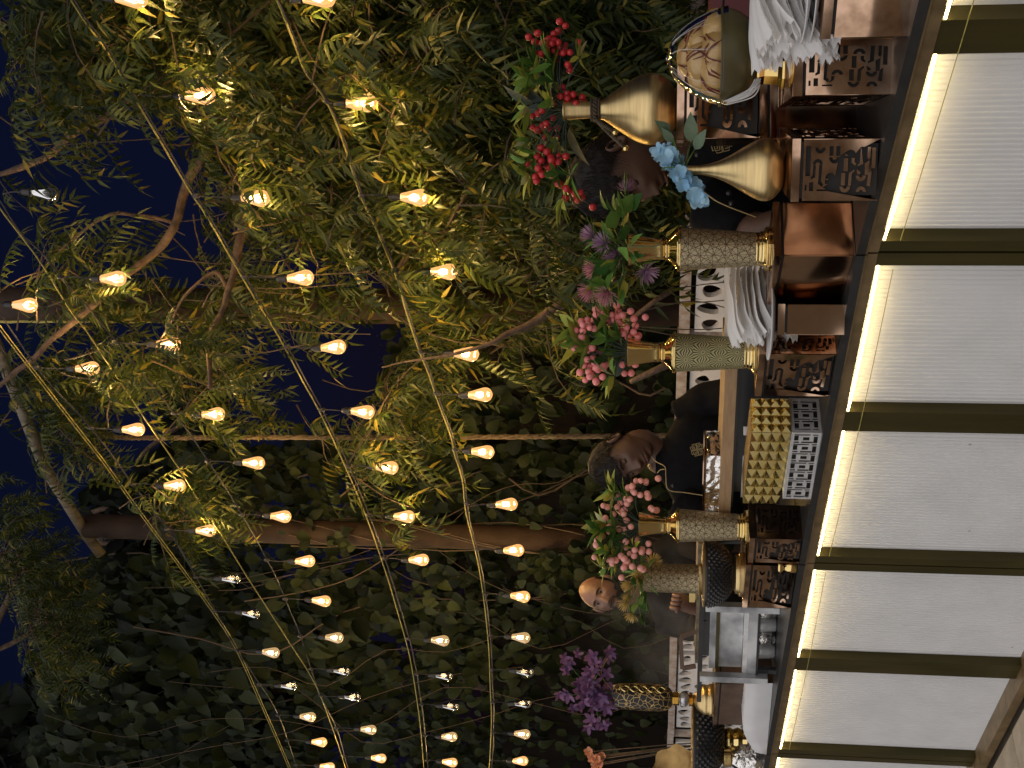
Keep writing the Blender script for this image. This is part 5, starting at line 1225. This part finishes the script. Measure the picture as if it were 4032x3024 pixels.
def climber(label, ya, yb, n, seed, top, size, dense):
    r = random.Random(seed); c0 = at(2600, (ya + yb) / 2, dF((ya + yb) / 2) + .6); t = thing('climbing_plant', label, 'climber', V((c0.x, c0.y, 0)), 'climbers on the garden wall'); out = []; sm = MB()
    for i in range(int((yb - ya) / 75)):
        y = r.uniform(ya, yb); d = dF(y) + r.uniform(.2, .6); x0 = 2690; x1 = r.uniform(top(y), top(y) + 900); pts = []; yy = y
        for j in range(9): pts.append(at(x0 + (x1 - x0) * j / 8, yy, d + .06 * noise.noise(V((i, j * .7, 0))))); yy += r.gauss(0, 85)
        sm.tube(smooth_path(pts, 3), r.choice((.0025, .003, .004, .007)), 5, False)
    k = 0
    while k < n:
        y = r.uniform(ya - 30, yb + 30); x = r.uniform(top(y), 2740)
        if noise.noise(V((x * .0035, y * .0035, seed))) * 1.3 + r.uniform(-.6, .6) + dense(x, y) < 0: continue
        d = dF(y) + .66 - abs(r.gauss(0, .22)); c = at(x, y, max(d, dF(y) + .05))
        s_ = size * r.uniform(.55, 1.35) * (1.45 if y > 2300 and x < 1500 else 1)
        o = V((r.gauss(0, .55), r.gauss(0, .25), -1 + r.gauss(0, .35))); up_ = V((r.gauss(0, .45), -1, r.gauss(.25, .4)))
        dd = o.normalized(); xx = dd.cross(up_).normalized(); zz = xx.cross(dd); R = Matrix((xx, dd, zz)).transposed().to_4x4()
        out.append((r.choice(HT), Matrix.Translation(c) @ R @ Matrix.Scale(s_, 4))); k += 1
    sm.build('vine_stems', M_twig, t, True, kind='stuff'); crown(t, None, out, 300, 'leaf', 'foliage', M_leafI)
climber('sparse climber with a few heart leaves on the bare wall between the brown posts', 1240, 1820, 950, 41, lambda y: 1500 if y < 1650 else 900, .085, lambda x, y: -.55 + (x - 1500) / 1500 + (y - 1500) / 700)
climber('dense climber of small heart leaves around the far brown post', 1800, 2430, 3300, 42, lambda y: 640 if y < 2200 else 320, .09, lambda x, y: .15 + (.3 if x > 1700 else 0))
climber('dim climber of big heart leaves at the far end of the garden wall', 2400, 3100, 4200, 43, lambda y: 120, .105, lambda x, y: .18 + (.35 if x > 1600 else 0))
def big_tree(label, x, y, d, spots, n, seed, size):
    r = random.Random(seed); p = at(2600, y, d); t = thing('broadleaf_tree', label, 'tree', V((p.x, p.y, 0)), 'dark trees beyond the wall'); out = []
    top = at(x, y, d); P = smooth_path([V((p.x, p.y, 0)), V((p.x + .1, p.y, top.z * .5)), top], 6); MB().tube(P, [.14 - .1 * i / (len(P) - 1) for i in range(len(P))], 12).build('trunk', M_bark, t, True)
    for (sx, sy, rx, ry, w_) in spots:
        e = at(sx, sy, d); MB().tube(smooth_path([P[len(P) // 2 + 2], (P[-1] + e) / 2 + V((0, 0, .1)), e], 5), .03, 8).build('branch', M_bark, t, True)
        for i in range(int(n * w_)):
            a = r.uniform(0, 2 * PI); q = math.sqrt(r.random()); c = at(sx + rx * q * math.cos(a), sy + ry * q * math.sin(a), d + r.uniform(-.7, .7))
            if noise.noise(c * 1.5) < -.22: continue
            o = V((r.gauss(0, .8), r.gauss(0, .4), -1 + r.gauss(0, .5))).normalized(); xx = o.cross(V((r.gauss(0, .5), -1, r.gauss(.3, .5)))).normalized(); zz = xx.cross(o)
            out.append((r.choice(HTD), Matrix.Translation(c) @ Matrix((xx, o, zz)).transposed().to_4x4() @ Matrix.Scale(size * r.uniform(.6, 1.4), 4)))
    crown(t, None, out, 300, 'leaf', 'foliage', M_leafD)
def post_ivy():
    r = random.Random(46); t = thing('climbing_plant', 'climber winding up the far brown post', 'climber', V((c2.x, c2.y, 0)), 'climbers on the garden wall'); out = []; sm = MB()
    for k in range(5):
        a0 = r.uniform(0, 6); sm.tube([V((c2.x + (w2 + .015) * math.cos(a0 + j * .5), c2.y + (w2 + .015) * math.sin(a0 + j * .5), .3 + j * .19)) for j in range(18)], .004, 5, False)
    for i in range(1000):
        z = r.uniform(.9, 3.9) if r.random() < .8 else r.uniform(.9, 2.2); a = r.uniform(PI, 2 * PI); q = w2 + abs(r.gauss(0, .11)); c = V((c2.x + q * math.cos(a) * 1.5, c2.y + q * math.sin(a), z))
        if noise.noise(c * 2.2) < -.12: continue
        o = V((r.gauss(0, .6), r.gauss(0, .25), -1 + r.gauss(0, .4))).normalized(); xx = o.cross(V((r.gauss(0, .45), -1, r.gauss(.25, .4)))).normalized(); zz = xx.cross(o)
        out.append((r.choice(HT), Matrix.Translation(c) @ Matrix((xx, o, zz)).transposed().to_4x4() @ Matrix.Scale(.075 * r.uniform(.5, 1.3), 4)))
    sm.build('vine_stems', M_twig, t, True, kind='stuff'); crown(t, None, out, 300, 'leaf', 'foliage', M_leafI)
post_ivy()
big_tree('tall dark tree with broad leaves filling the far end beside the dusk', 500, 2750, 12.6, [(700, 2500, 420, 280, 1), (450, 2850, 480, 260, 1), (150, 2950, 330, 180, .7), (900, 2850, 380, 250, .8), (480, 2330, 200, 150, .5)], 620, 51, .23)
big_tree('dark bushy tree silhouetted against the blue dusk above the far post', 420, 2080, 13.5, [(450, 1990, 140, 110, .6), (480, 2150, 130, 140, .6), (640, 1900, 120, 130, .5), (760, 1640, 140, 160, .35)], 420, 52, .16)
# ------------------------------------------------------------------ people
def g(a, s): return math.exp(-(a / s) ** 2)
def head_shape(u, v, beard=0, slim=1.0):
    """u azimuth (0 = nose, + = left), v elevation -pi/2..pi/2; local x right->left, y forward, z up, centre between the ears"""
    cu, su, cv, sv = math.cos(u), math.sin(u), math.cos(v), math.sin(v)
    x, y, z = .076 * su * cv, .097 * cu * cv, .118 * sv
    if z < 0:
        f_ = (-z / .118); x *= 1 - .30 * f_ ** 1.4; y = y * (1 - .05 * f_) + .018 * f_ if y > 0 else y * (1 - .25 * f_)
        x *= (1 + .10 * g(f_ - .45, .25)) * slim
    else: x *= 1 + .05 * g(z - .05, .04)
    if y > 0:
        fr = min(1, y / .05)
        y += fr * (.024 * g(x, .0115) * (max(0, min(1, (.030 - z) / .062)) ** 1.3 if -.034 < z < .030 else g(z + .034, .006) if z <= -.034 else 0))
        y += fr * .006 * (g(x - .014, .008) + g(x + .014, .008)) * g(z + .032, .009)
        y -= fr * .012 * (g(x - .032, .017) + g(x + .032, .017)) * g(z - .012, .013)
        y += fr * .005 * (g(x - .030, .024) + g(x + .030, .024)) * g(z - .034, .009)
        y += fr * .006 * (g(x - .045, .018) + g(x + .045, .018)) * g(z + .012, .018)
        y += fr * .0075 * g(x, .022) * (g(z + .060, .0055) + 1.15 * g(z + .0735, .0065)) - fr * .004 * g(x, .026) * g(z + .0665, .003)
        y += fr * .010 * g(x, .020) * g(z + .100, .014) - fr * .004 * g(x, .03) * g(z + .085, .006)
    return V((x, y, z))
NU, NV = 96, 80
def head_vs(): return [[head_shape(-PI + 2 * PI * i / NU, -PI / 2 + PI * j / NV) for i in range(NU)] for j in range(NV + 1)]
HV = head_vs()
def shell(M, keep, off, seed=0):
    """a patch of the head's surface lifted off it"""
    vs = []; idx = {}; fs = []
    for j in range(NV):
        for i in range(NU):
            q = [(j, i), (j, (i + 1) % NU), (j + 1, (i + 1) % NU), (j + 1, i)]
            if all(keep(HV[a][b]) for a, b in q):
                f_ = []
                for a, b in q:
                    if (a, b) not in idx:
                        idx[(a, b)] = len(vs); p = HV[a][b]; n = V((p.x / .076 ** 2, p.y / .097 ** 2, p.z / .118 ** 2)).normalized(); vs.append(M @ (p + n * off(p)))
                    f_.append(idx[(a, b)])
                fs.append(tuple(f_))
    return MB().add(vs, fs)
def person(label, pos, yaw, pitch, roll, S, skin, hairtop, look_open, base_pt, lean, beard=False, bald=False, arms=()):
    """pos = head centre; the face looks along yaw (0 = towards the viewer), pitched down and rolled"""
    t = thing('person', label, 'person', V((base_pt.x, base_pt.y, 0)), 'cooks behind the counter')
    R = Matrix.Rotation(yaw, 4, 'Z') @ Matrix.Rotation(PI, 4, 'Z') @ Matrix.Rotation(roll, 4, 'Y') @ Matrix.Rotation(-pitch, 4, 'X')
    M = Matrix.Translation(pos) @ R @ Matrix.Scale(S, 4)
    b = MB(); vs = [M @ HV[j][i] for j in range(NV + 1) for i in range(NU)]
    b.add(vs, [(j * NU + i, j * NU + (i + 1) % NU, (j + 1) * NU + (i + 1) % NU, (j + 1) * NU + i) for j in range(NV) for i in range(NU)])
    nk = M @ V((0, -.032, -.085)); sh = V((base_pt.x, base_pt.y, base_pt.z)); chest = sh + V((0, 0, -.35))
    b.tube(smooth_path([M @ V((0, -.02, -.03)), nk, nk.lerp(sh, .55), sh + V((0, 0, .01)), sh + V((0, 0, -.12)), chest], 5), [.05 * S] * 6 + [.056 * S] * 6 + [.062] * 4 + [.08] * 5 + [.11] * 5, 20)
    for sd in (-1, 1):                                       # ears
        c = V((sd * .079, -.012, -.005)); er = []; fs = []
        for j in range(7):
            for i in range(16):
                a = 2 * PI * i / 16; rr = (1, .94, .80, .62, .45, .25, .02)[j]; dz = (0, .010, .012, .004, .002, .006, .006)[j]
                er.append(M @ (c + V((sd * (dz + .006 * (1 - math.cos(a)) * .5), -.004 - .018 * rr * math.cos(a) * 1.0 - .010 * (1 - rr) * 0, .033 * rr * math.sin(a) - .004 * math.cos(a)))))
        fs = [(j * 16 + i, j * 16 + (i + 1) % 16, (j + 1) * 16 + (i + 1) % 16, (j + 1) * 16 + i) for j in range(6) for i in range(16)]
        b.add(er, fs)
    for hand in arms: hand(b)
    b.build('body', skin, t, True)
    for sd in (-1, 1):
        c = V((sd * .032, .0735, .011))
        if look_open:
            eo = MB().ball(M @ (c - V((0, .0025, 0))), .0118 * S, 14, 10).build('eye', M_eye, t, True)
            MB().ball(M @ (c + V((0, .0048, 0))), .0066 * S, 12, 8).build('iris', M_iris, eo, True)
            MB().tube([M @ (c + V((.0145 * math.cos(a) * 1.05, .0095 + .002 * math.sin(a), .0075 * math.sin(a) + .001))) for a in [PI * k / 10 for k in range(11)]], .0034 * S, 6).build('eyelid', skin, t, True)
        else:
            MB().ball(M @ (c + V((0, -.001, 0))), .0135 * S, 14, 10).build('closed_lid', skin, t, True)
            MB().tube([M @ (c + V((.013 * math.cos(a), .0105 - .004 * abs(math.cos(a)), -.0045 - .003 * math.sin(a)))) for a in [PI * k / 8 for k in range(9)]], .0011 * S, 5).build('lashes', M_hair, t)
        MB().tube([M @ (V((sd * (.014 + .036 * k / 7), .094 - .018 * (k / 7) ** 2.2, .029 + .006 * math.sin(PI * min(1, k / 6)) - .004 * k / 7))) for k in range(8)], [.002, .0032, .0036, .0036, .0032, .0026, .002, .001], 6).build('eyebrow', M_hair, t)
    MB().tube([M @ V((.021 * k / 5, .1045 - .010 * (k / 5) ** 2, -.066 - .001 * abs(k / 5))) for k in range(-5, 6)], [.0006] + [.0022] * 9 + [.0006], 6).build('lips', M_lip, t)
    if not bald:
        hl = lambda p: (p.z > .045 - .012 * abs(p.x) / .07 + .004 * math.sin(p.x * 160) if p.y > .045 else p.z > (.052 - (.045 - p.y) * 1.25) if p.y > -.03 else p.z > -.055)
        shell(M, hl, lambda p: hairtop * (.35 + max(0, p.z) / .118 + .25 * (p.y < 0)) + .0035 * noise.noise(p * 70)).build('hair', M_hair, t, True)
        r = random.Random(3); b = MB(); vv = [HV[j][i] for j in range(0, NV, 2) for i in range(0, NU, 2) if hl(HV[j][i]) and HV[j][i].z > -.03]
        for q in vv:
            for _ in range(1):
                n = V((q.x / .076 ** 2, q.y / .097 ** 2, q.z / .118 ** 2)).normalized(); bb = q + n * hairtop * (.3 + max(0, q.z) / .118); dv = V((r.gauss(0, .3) + q.x * 6, .9 - q.z * 3 if q.y > 0 else -.4, -.5)); dv = (dv - n * n.dot(dv) * .85).normalized()
                l_ = hairtop * r.uniform(1.0, 2.4); b.tube([M @ bb, M @ (bb + dv * l_ * .5 + n * .003), M @ (bb + dv * l_ + n * .001)], [.0009, .0008, .0003], 3, False)
        b.build('hair_strands', M_hair, t, kind='stuff')
    else:
        shell(M, lambda p: (p.y < .02 and -.05 < p.z < .055 and abs(p.x) > .035) or (p.y < -.03 and -.05 < p.z < .06), lambda p: .0025).build('hair', M_hair, t, True)
    if beard:
        shell(M, lambda p: p.z < -.045 and p.y > -.01 and not (abs(p.x) < .020 and -.079 < p.z < -.058) and not (p.z > -.060 and abs(p.x) < .05 and abs(p.x) > .03 and p.y > .06), lambda p: .005 + .002 * noise.noise(p * 120)).build('beard', M_hair, t, True)
        shell(M, lambda p: p.y > .08 and -.058 < p.z < -.043 and abs(p.x) < .032, lambda p: .004).build('moustache', M_hair, t, True)
    return t, M
def jacket(t, sh, yaw, lean, sleeves, piping=None, emblem=None, buttons=(), wide=.215):
    """chef's jacket: shoulders at sh, turned by yaw"""
    R = Matrix.Rotation(yaw, 3, 'Z'); b = MB(); rows = [(.062, .060, .055), (.075, .072, .03), (.12, .085, .005), (wide * .86, .105, -.03), (wide, .120, -.075), (wide * .97, .125, -.16), (wide * .90, .125, -.30), (wide * .86, .12, -.45), (wide * .90, .13, -.62)]
    n = 40; vs = []; fs = []
    for rx, ry, z in rows:
        for i in range(n):
            a = 2 * PI * i / n; q = V((rx * math.copysign(abs(math.cos(a)) ** .8, math.cos(a)), ry * math.copysign(abs(math.sin(a)) ** .9, math.sin(a)), 0))
            k = 1 + .02 * noise.noise(V((math.cos(a) * 2, math.sin(a) * 2, z * 9))); vs.append(sh + R @ (q * k) + V(lean) * (-z) + Z * z)
    for j in range(len(rows) - 1):
        for i in range(n): fs.append((j * n + i, j * n + (i + 1) % n, (j + 1) * n + (i + 1) % n, (j + 1) * n + i))
    b.add(vs, fs); b.build('jacket', M_jacket, t, True)
    for P_, rad in sleeves:
        q = smooth_path(P_, 7); m_ = len(q); MB().tube(q, [rad[0] + (rad[1] - rad[0]) * i / (m_ - 1) + .006 * noise.noise(q[i] * 14) for i in range(m_)], 18).build('sleeve', M_jacket, t, True)
    for P_ in piping or (): MB().tube(smooth_path(P_, 6), .0017, 5).build('piping', M_pipe, t, True)
    for c in buttons: MB().ball(c, .0075, 10, 6).build('button', M_stud, t, True)
    if emblem:
        c, ex, ez, s_ = emblem; eb = MB(); ny = ex.cross(ez).normalized()
        def bar(x0, z0, x1, z1): eb.tube([c + ex * x0 * s_ + ez * z0 * s_, c + ex * x1 * s_ + ez * z1 * s_], s_ * .045, 4)
        for k in range(4):                                   # four folded squares turned round a point
            a = PI / 2 * k; rot = lambda x, z: (x * math.cos(a) - z * math.sin(a), x * math.sin(a) + z * math.cos(a))
            for sg in (((.06, .06), (.06, .95)), ((.06, .95), (.62, .95)), ((.06, .06), (.95, .06)), ((.95, .06), (.95, .62)), ((.24, .24), (.24, .70)), ((.24, .70), (.70, .70)), ((.70, .70), (.70, .24)), ((.44, .24), (.44, .52)), ((.44, .52), (.56, .52)), ((.62, .95), (.62, .82)), ((.95, .62), (.82, .62))):
                p0, p1 = rot(*sg[0]), rot(*sg[1]); bar(p0[0], p0[1], p1[0], p1[1])
        eb.build('emblem', M_pipe, t)
# the cook nearest the viewer, bent over his work
d = 3.42; hp = at(2450, 675, d); sh = at(2765, 640, d + .10)
t, M = person('cook in black jacket with dark hair, bent in profile behind the blue flowers', hp, -1.05, .62, .10, 1.06, M_skin1, .020, False, sh, 0)
a0 = at(2830, 850, d + .05)
jacket(t, sh, -.55, (0, .12, 0), [([at(2800, 800, d + .02), at(2900, 860, d - .02), at(2960, 905, d - .06)], (.085, .068)), ([at(2790, 480, d + .16), at(2950, 440, d + .10), at(3100, 470, d)], (.085, .060))],
       [[at(2700, 690, d - .09), at(2790, 770, d - .13), at(2860, 810, d - .14), at(3020, 870, d - .12)], [at(2850, 550, d - .06), at(2900, 545, d - .08), at(2990, 530, d - .08)]],
       (at(2838, 560, d - .075), (at(2838, 500, d) - at(2838, 560, d)).normalized() * 1.0 + V((0, 0, .25)), V((-.25, 0, 1)), .026), [at(2745, 608, d - .10), at(2870, 760, d - .145), at(2770, 745, d - .14), at(2880, 800, d - .14)])
b = MB(); b.tube(smooth_path([at(2940, 895, d - .05), at(3000, 900, d - .10), at(3090, 860, d - .16)], 6), [.050, .050, .049, .048, .046, .044, .042, .040, .038, .036, .033, .030, .028], 16)
b.build('forearm', M_skin1, t, True)
# the middle cook, head tilted, looking down
d = 4.75; hp = at(2455, 1800, d); sh = at(2640, 1815, d + .06)
t, M = person('cook in black jacket with gold piping, head tilted down beside the hanging rope', hp, -.62, .42, .42, .95, M_skin2, .020, False, sh, 0)
jacket(t, sh, -.25, (0, .05, 0), [([at(2700, 1650, d + .06), at(2800, 1580, d + .02), at(2900, 1560, d - .05)], (.085, .065)), ([at(2700, 1985, d + .02), at(2800, 2060, d - .05), at(2900, 2050, d - .15)], (.085, .065))],
       [[at(2555, 1782, d - .02), at(2580, 1815, d - .08), at(2618, 1838, d - .115), at(2622, 1875, d - .13), at(2632, 1928, d - .125), at(2700, 1940, d - .12), at(2800, 1955, d - .11)], [at(2588, 1862, d - .09), at(2600, 1850, d - .10), at(2618, 1848, d - .115)], [at(2782, 1740, d - .095), at(2786, 1765, d - .10), at(2776, 1805, d - .115)]],
       (at(2746, 1770, d - .112), V((.9, 0, .25)), V((-.25, 0, .95)), .024), [at(2650, 1912, d - .13)])
# the bald cook at the smoking grill
d = 6.45; hp = at(2372, 2338, d); sh = at(2560, 2310, d + .10)
def fist(b):
    c = at(2668, 2362, 6.05); s_ = 1.0
    b.tube(smooth_path([at(2760, 2400, 6.12), at(2715, 2385, 6.08), c], 5), [.034, .034, .034, .034, .036, .036, .038, .038, .040, .040, .034], 14)
    for i in range(4):
        o = c + V((-.032 + .020 * i, -.012, .012 - .004 * i)); L_ = (.052, .058, .055, .045)[i]
        b.tube(smooth_path([o + V((0, .02, .012)), o + V((0, -.022, .016)), o + V((0, -.034, -.008)), o + V((0, -.018, -.022))], 4), [.0105, .0105, .0104, .0103, .0102, .0100, .0098, .0096, .0094, .0090, .0086, .008, .007], 8)
    b.tube(smooth_path([c + V((-.045, 0, -.006)), c + V((-.050, -.024, .002)), c + V((-.032, -.040, .006))], 4), [.0115, .0115, .011, .0108, .0106, .010, .0096, .009, .008], 8)
t, M = person('bald bearded cook looking up from the smoking grill', hp, -.12, .02, -.22, 1.02, M_skin3, .0, True, sh, 0, beard=True, bald=True, arms=(fist,))
jacket(t, sh, -.1, (0, .03, 0), [([at(2610, 2190, d + .1), at(2700, 2140, d + .05), at(2780, 2180, d - .1)], (.085, .06)), ([at(2610, 2430, d + .1), at(2740, 2470, d), at(2768, 2405, d - .33)], (.085, .05))])
c = at(2725, 2350, 6.0); ob = MB().box((0, 0, 0), V((.022, 0, 0)), V((0, .02, 0)), Z * .013).build('butter_block', M_butter); ob.location = c; prop(ob, 'pale yellow block by the bald cook\'s fist', 'butter')
# grill ledge and leaning frame
d = 6.0; A, B = at(2742, 2130, d - .15), at(2742, 2600, d + .2); A.z = B.z = (A.z + B.z) / 2; u = (B - A); L = u.length; u.normalize(); n = V((-u.y, u.x, 0)); n = n if n.y > 0 else -n
t = thing('grill', 'dark grill with a scuffed pale ledge in front of the bald cook', 'grill', V((A.x, A.y, 0)) + u * L / 2)
MB().box(A + u * L / 2 + n * .12 - Z * .012, u * L / 2, n * .14, Z * .012).build('ledge', M_pole, t)
MB().box(A + u * L / 2 + n * .14 - Z * .06, u * L * .48, n * .12, Z * .035).build('grill_body', M_stud, t)
for s_ in (.08, L - .08): MB().box(V((A.x, A.y, (A.z - .095) / 2)) + u * s_ + n * .14, u * .02, n * .02, Z * ((A.z - .095) / 2)).build('leg', M_stud, t)
t = thing('wooden_frame', 'small dark wooden frame leaning at the end of the grill', 'frame', at(2735, 2545, 6.1))
fr = [at(2680, 2508, 6.1), at(2740, 2486, 6.1), at(2740, 2622, 6.12), at(2686, 2632, 6.12)]
for a, b_ in ((0, 1), (0, 3), (3, 2)): MB().tube([fr[a], fr[b_]], .014, 4).build('bar', M_darkwood, t)
# smoke over the grill
def smoke():
    m = bpy.data.materials.new('smoke'); m.use_nodes = True; n = m.node_tree.nodes; l = m.node_tree.links; n.remove(n['Principled BSDF'])
    v = n.new('ShaderNodeVolumePrincipled'); v.inputs['Color'].default_value = (.62, .64, .72, 1); tc = n.new('ShaderNodeTexCoord'); t1 = n.new('ShaderNodeTexNoise'); t1.inputs['Scale'].default_value = 3.2; t1.inputs['Detail'].default_value = 4; t1.inputs['Distortion'].default_value = .8
    l.new(tc.outputs['Object'], t1.inputs['Vector']); gr = n.new('ShaderNodeTexGradient'); gr.gradient_type = 'SPHERICAL'; mp = n.new('ShaderNodeMapping'); mp.inputs['Scale'].default_value = (1 / .48, 1 / .3, 1 / .40)
    l.new(tc.outputs['Object'], mp.inputs[0]); l.new(mp.outputs[0], gr.inputs[0])
    mr = n.new('ShaderNodeMapRange'); mr.inputs[1].default_value = .42; mr.inputs[2].default_value = .72; mr.inputs[4].default_value = 1.2; l.new(t1.outputs[0], mr.inputs[0])
    mu = n.new('ShaderNodeMath'); mu.operation = 'MULTIPLY'; l.new(mr.outputs[0], mu.inputs[0]); l.new(gr.outputs['Fac'], mu.inputs[1]); l.new(mu.outputs[0], v.inputs['Density']); l.new(v.outputs[0], n['Material Output'].inputs['Volume'])
    return m
c = at(2610, 2450, 6.15); ob = MB().ball((0, 0, 0), 1, 24, 16).build('smoke', smoke(), None, True, kind='stuff'); ob.location = c; ob.data.transform(Matrix.Diagonal((.50, .30, .42, 1))); ob['label'] = 'thin drifting smoke over the grill by the bald cook'
sc.cycles.volume_step_rate = 1; sc.cycles.volume_max_steps = 64
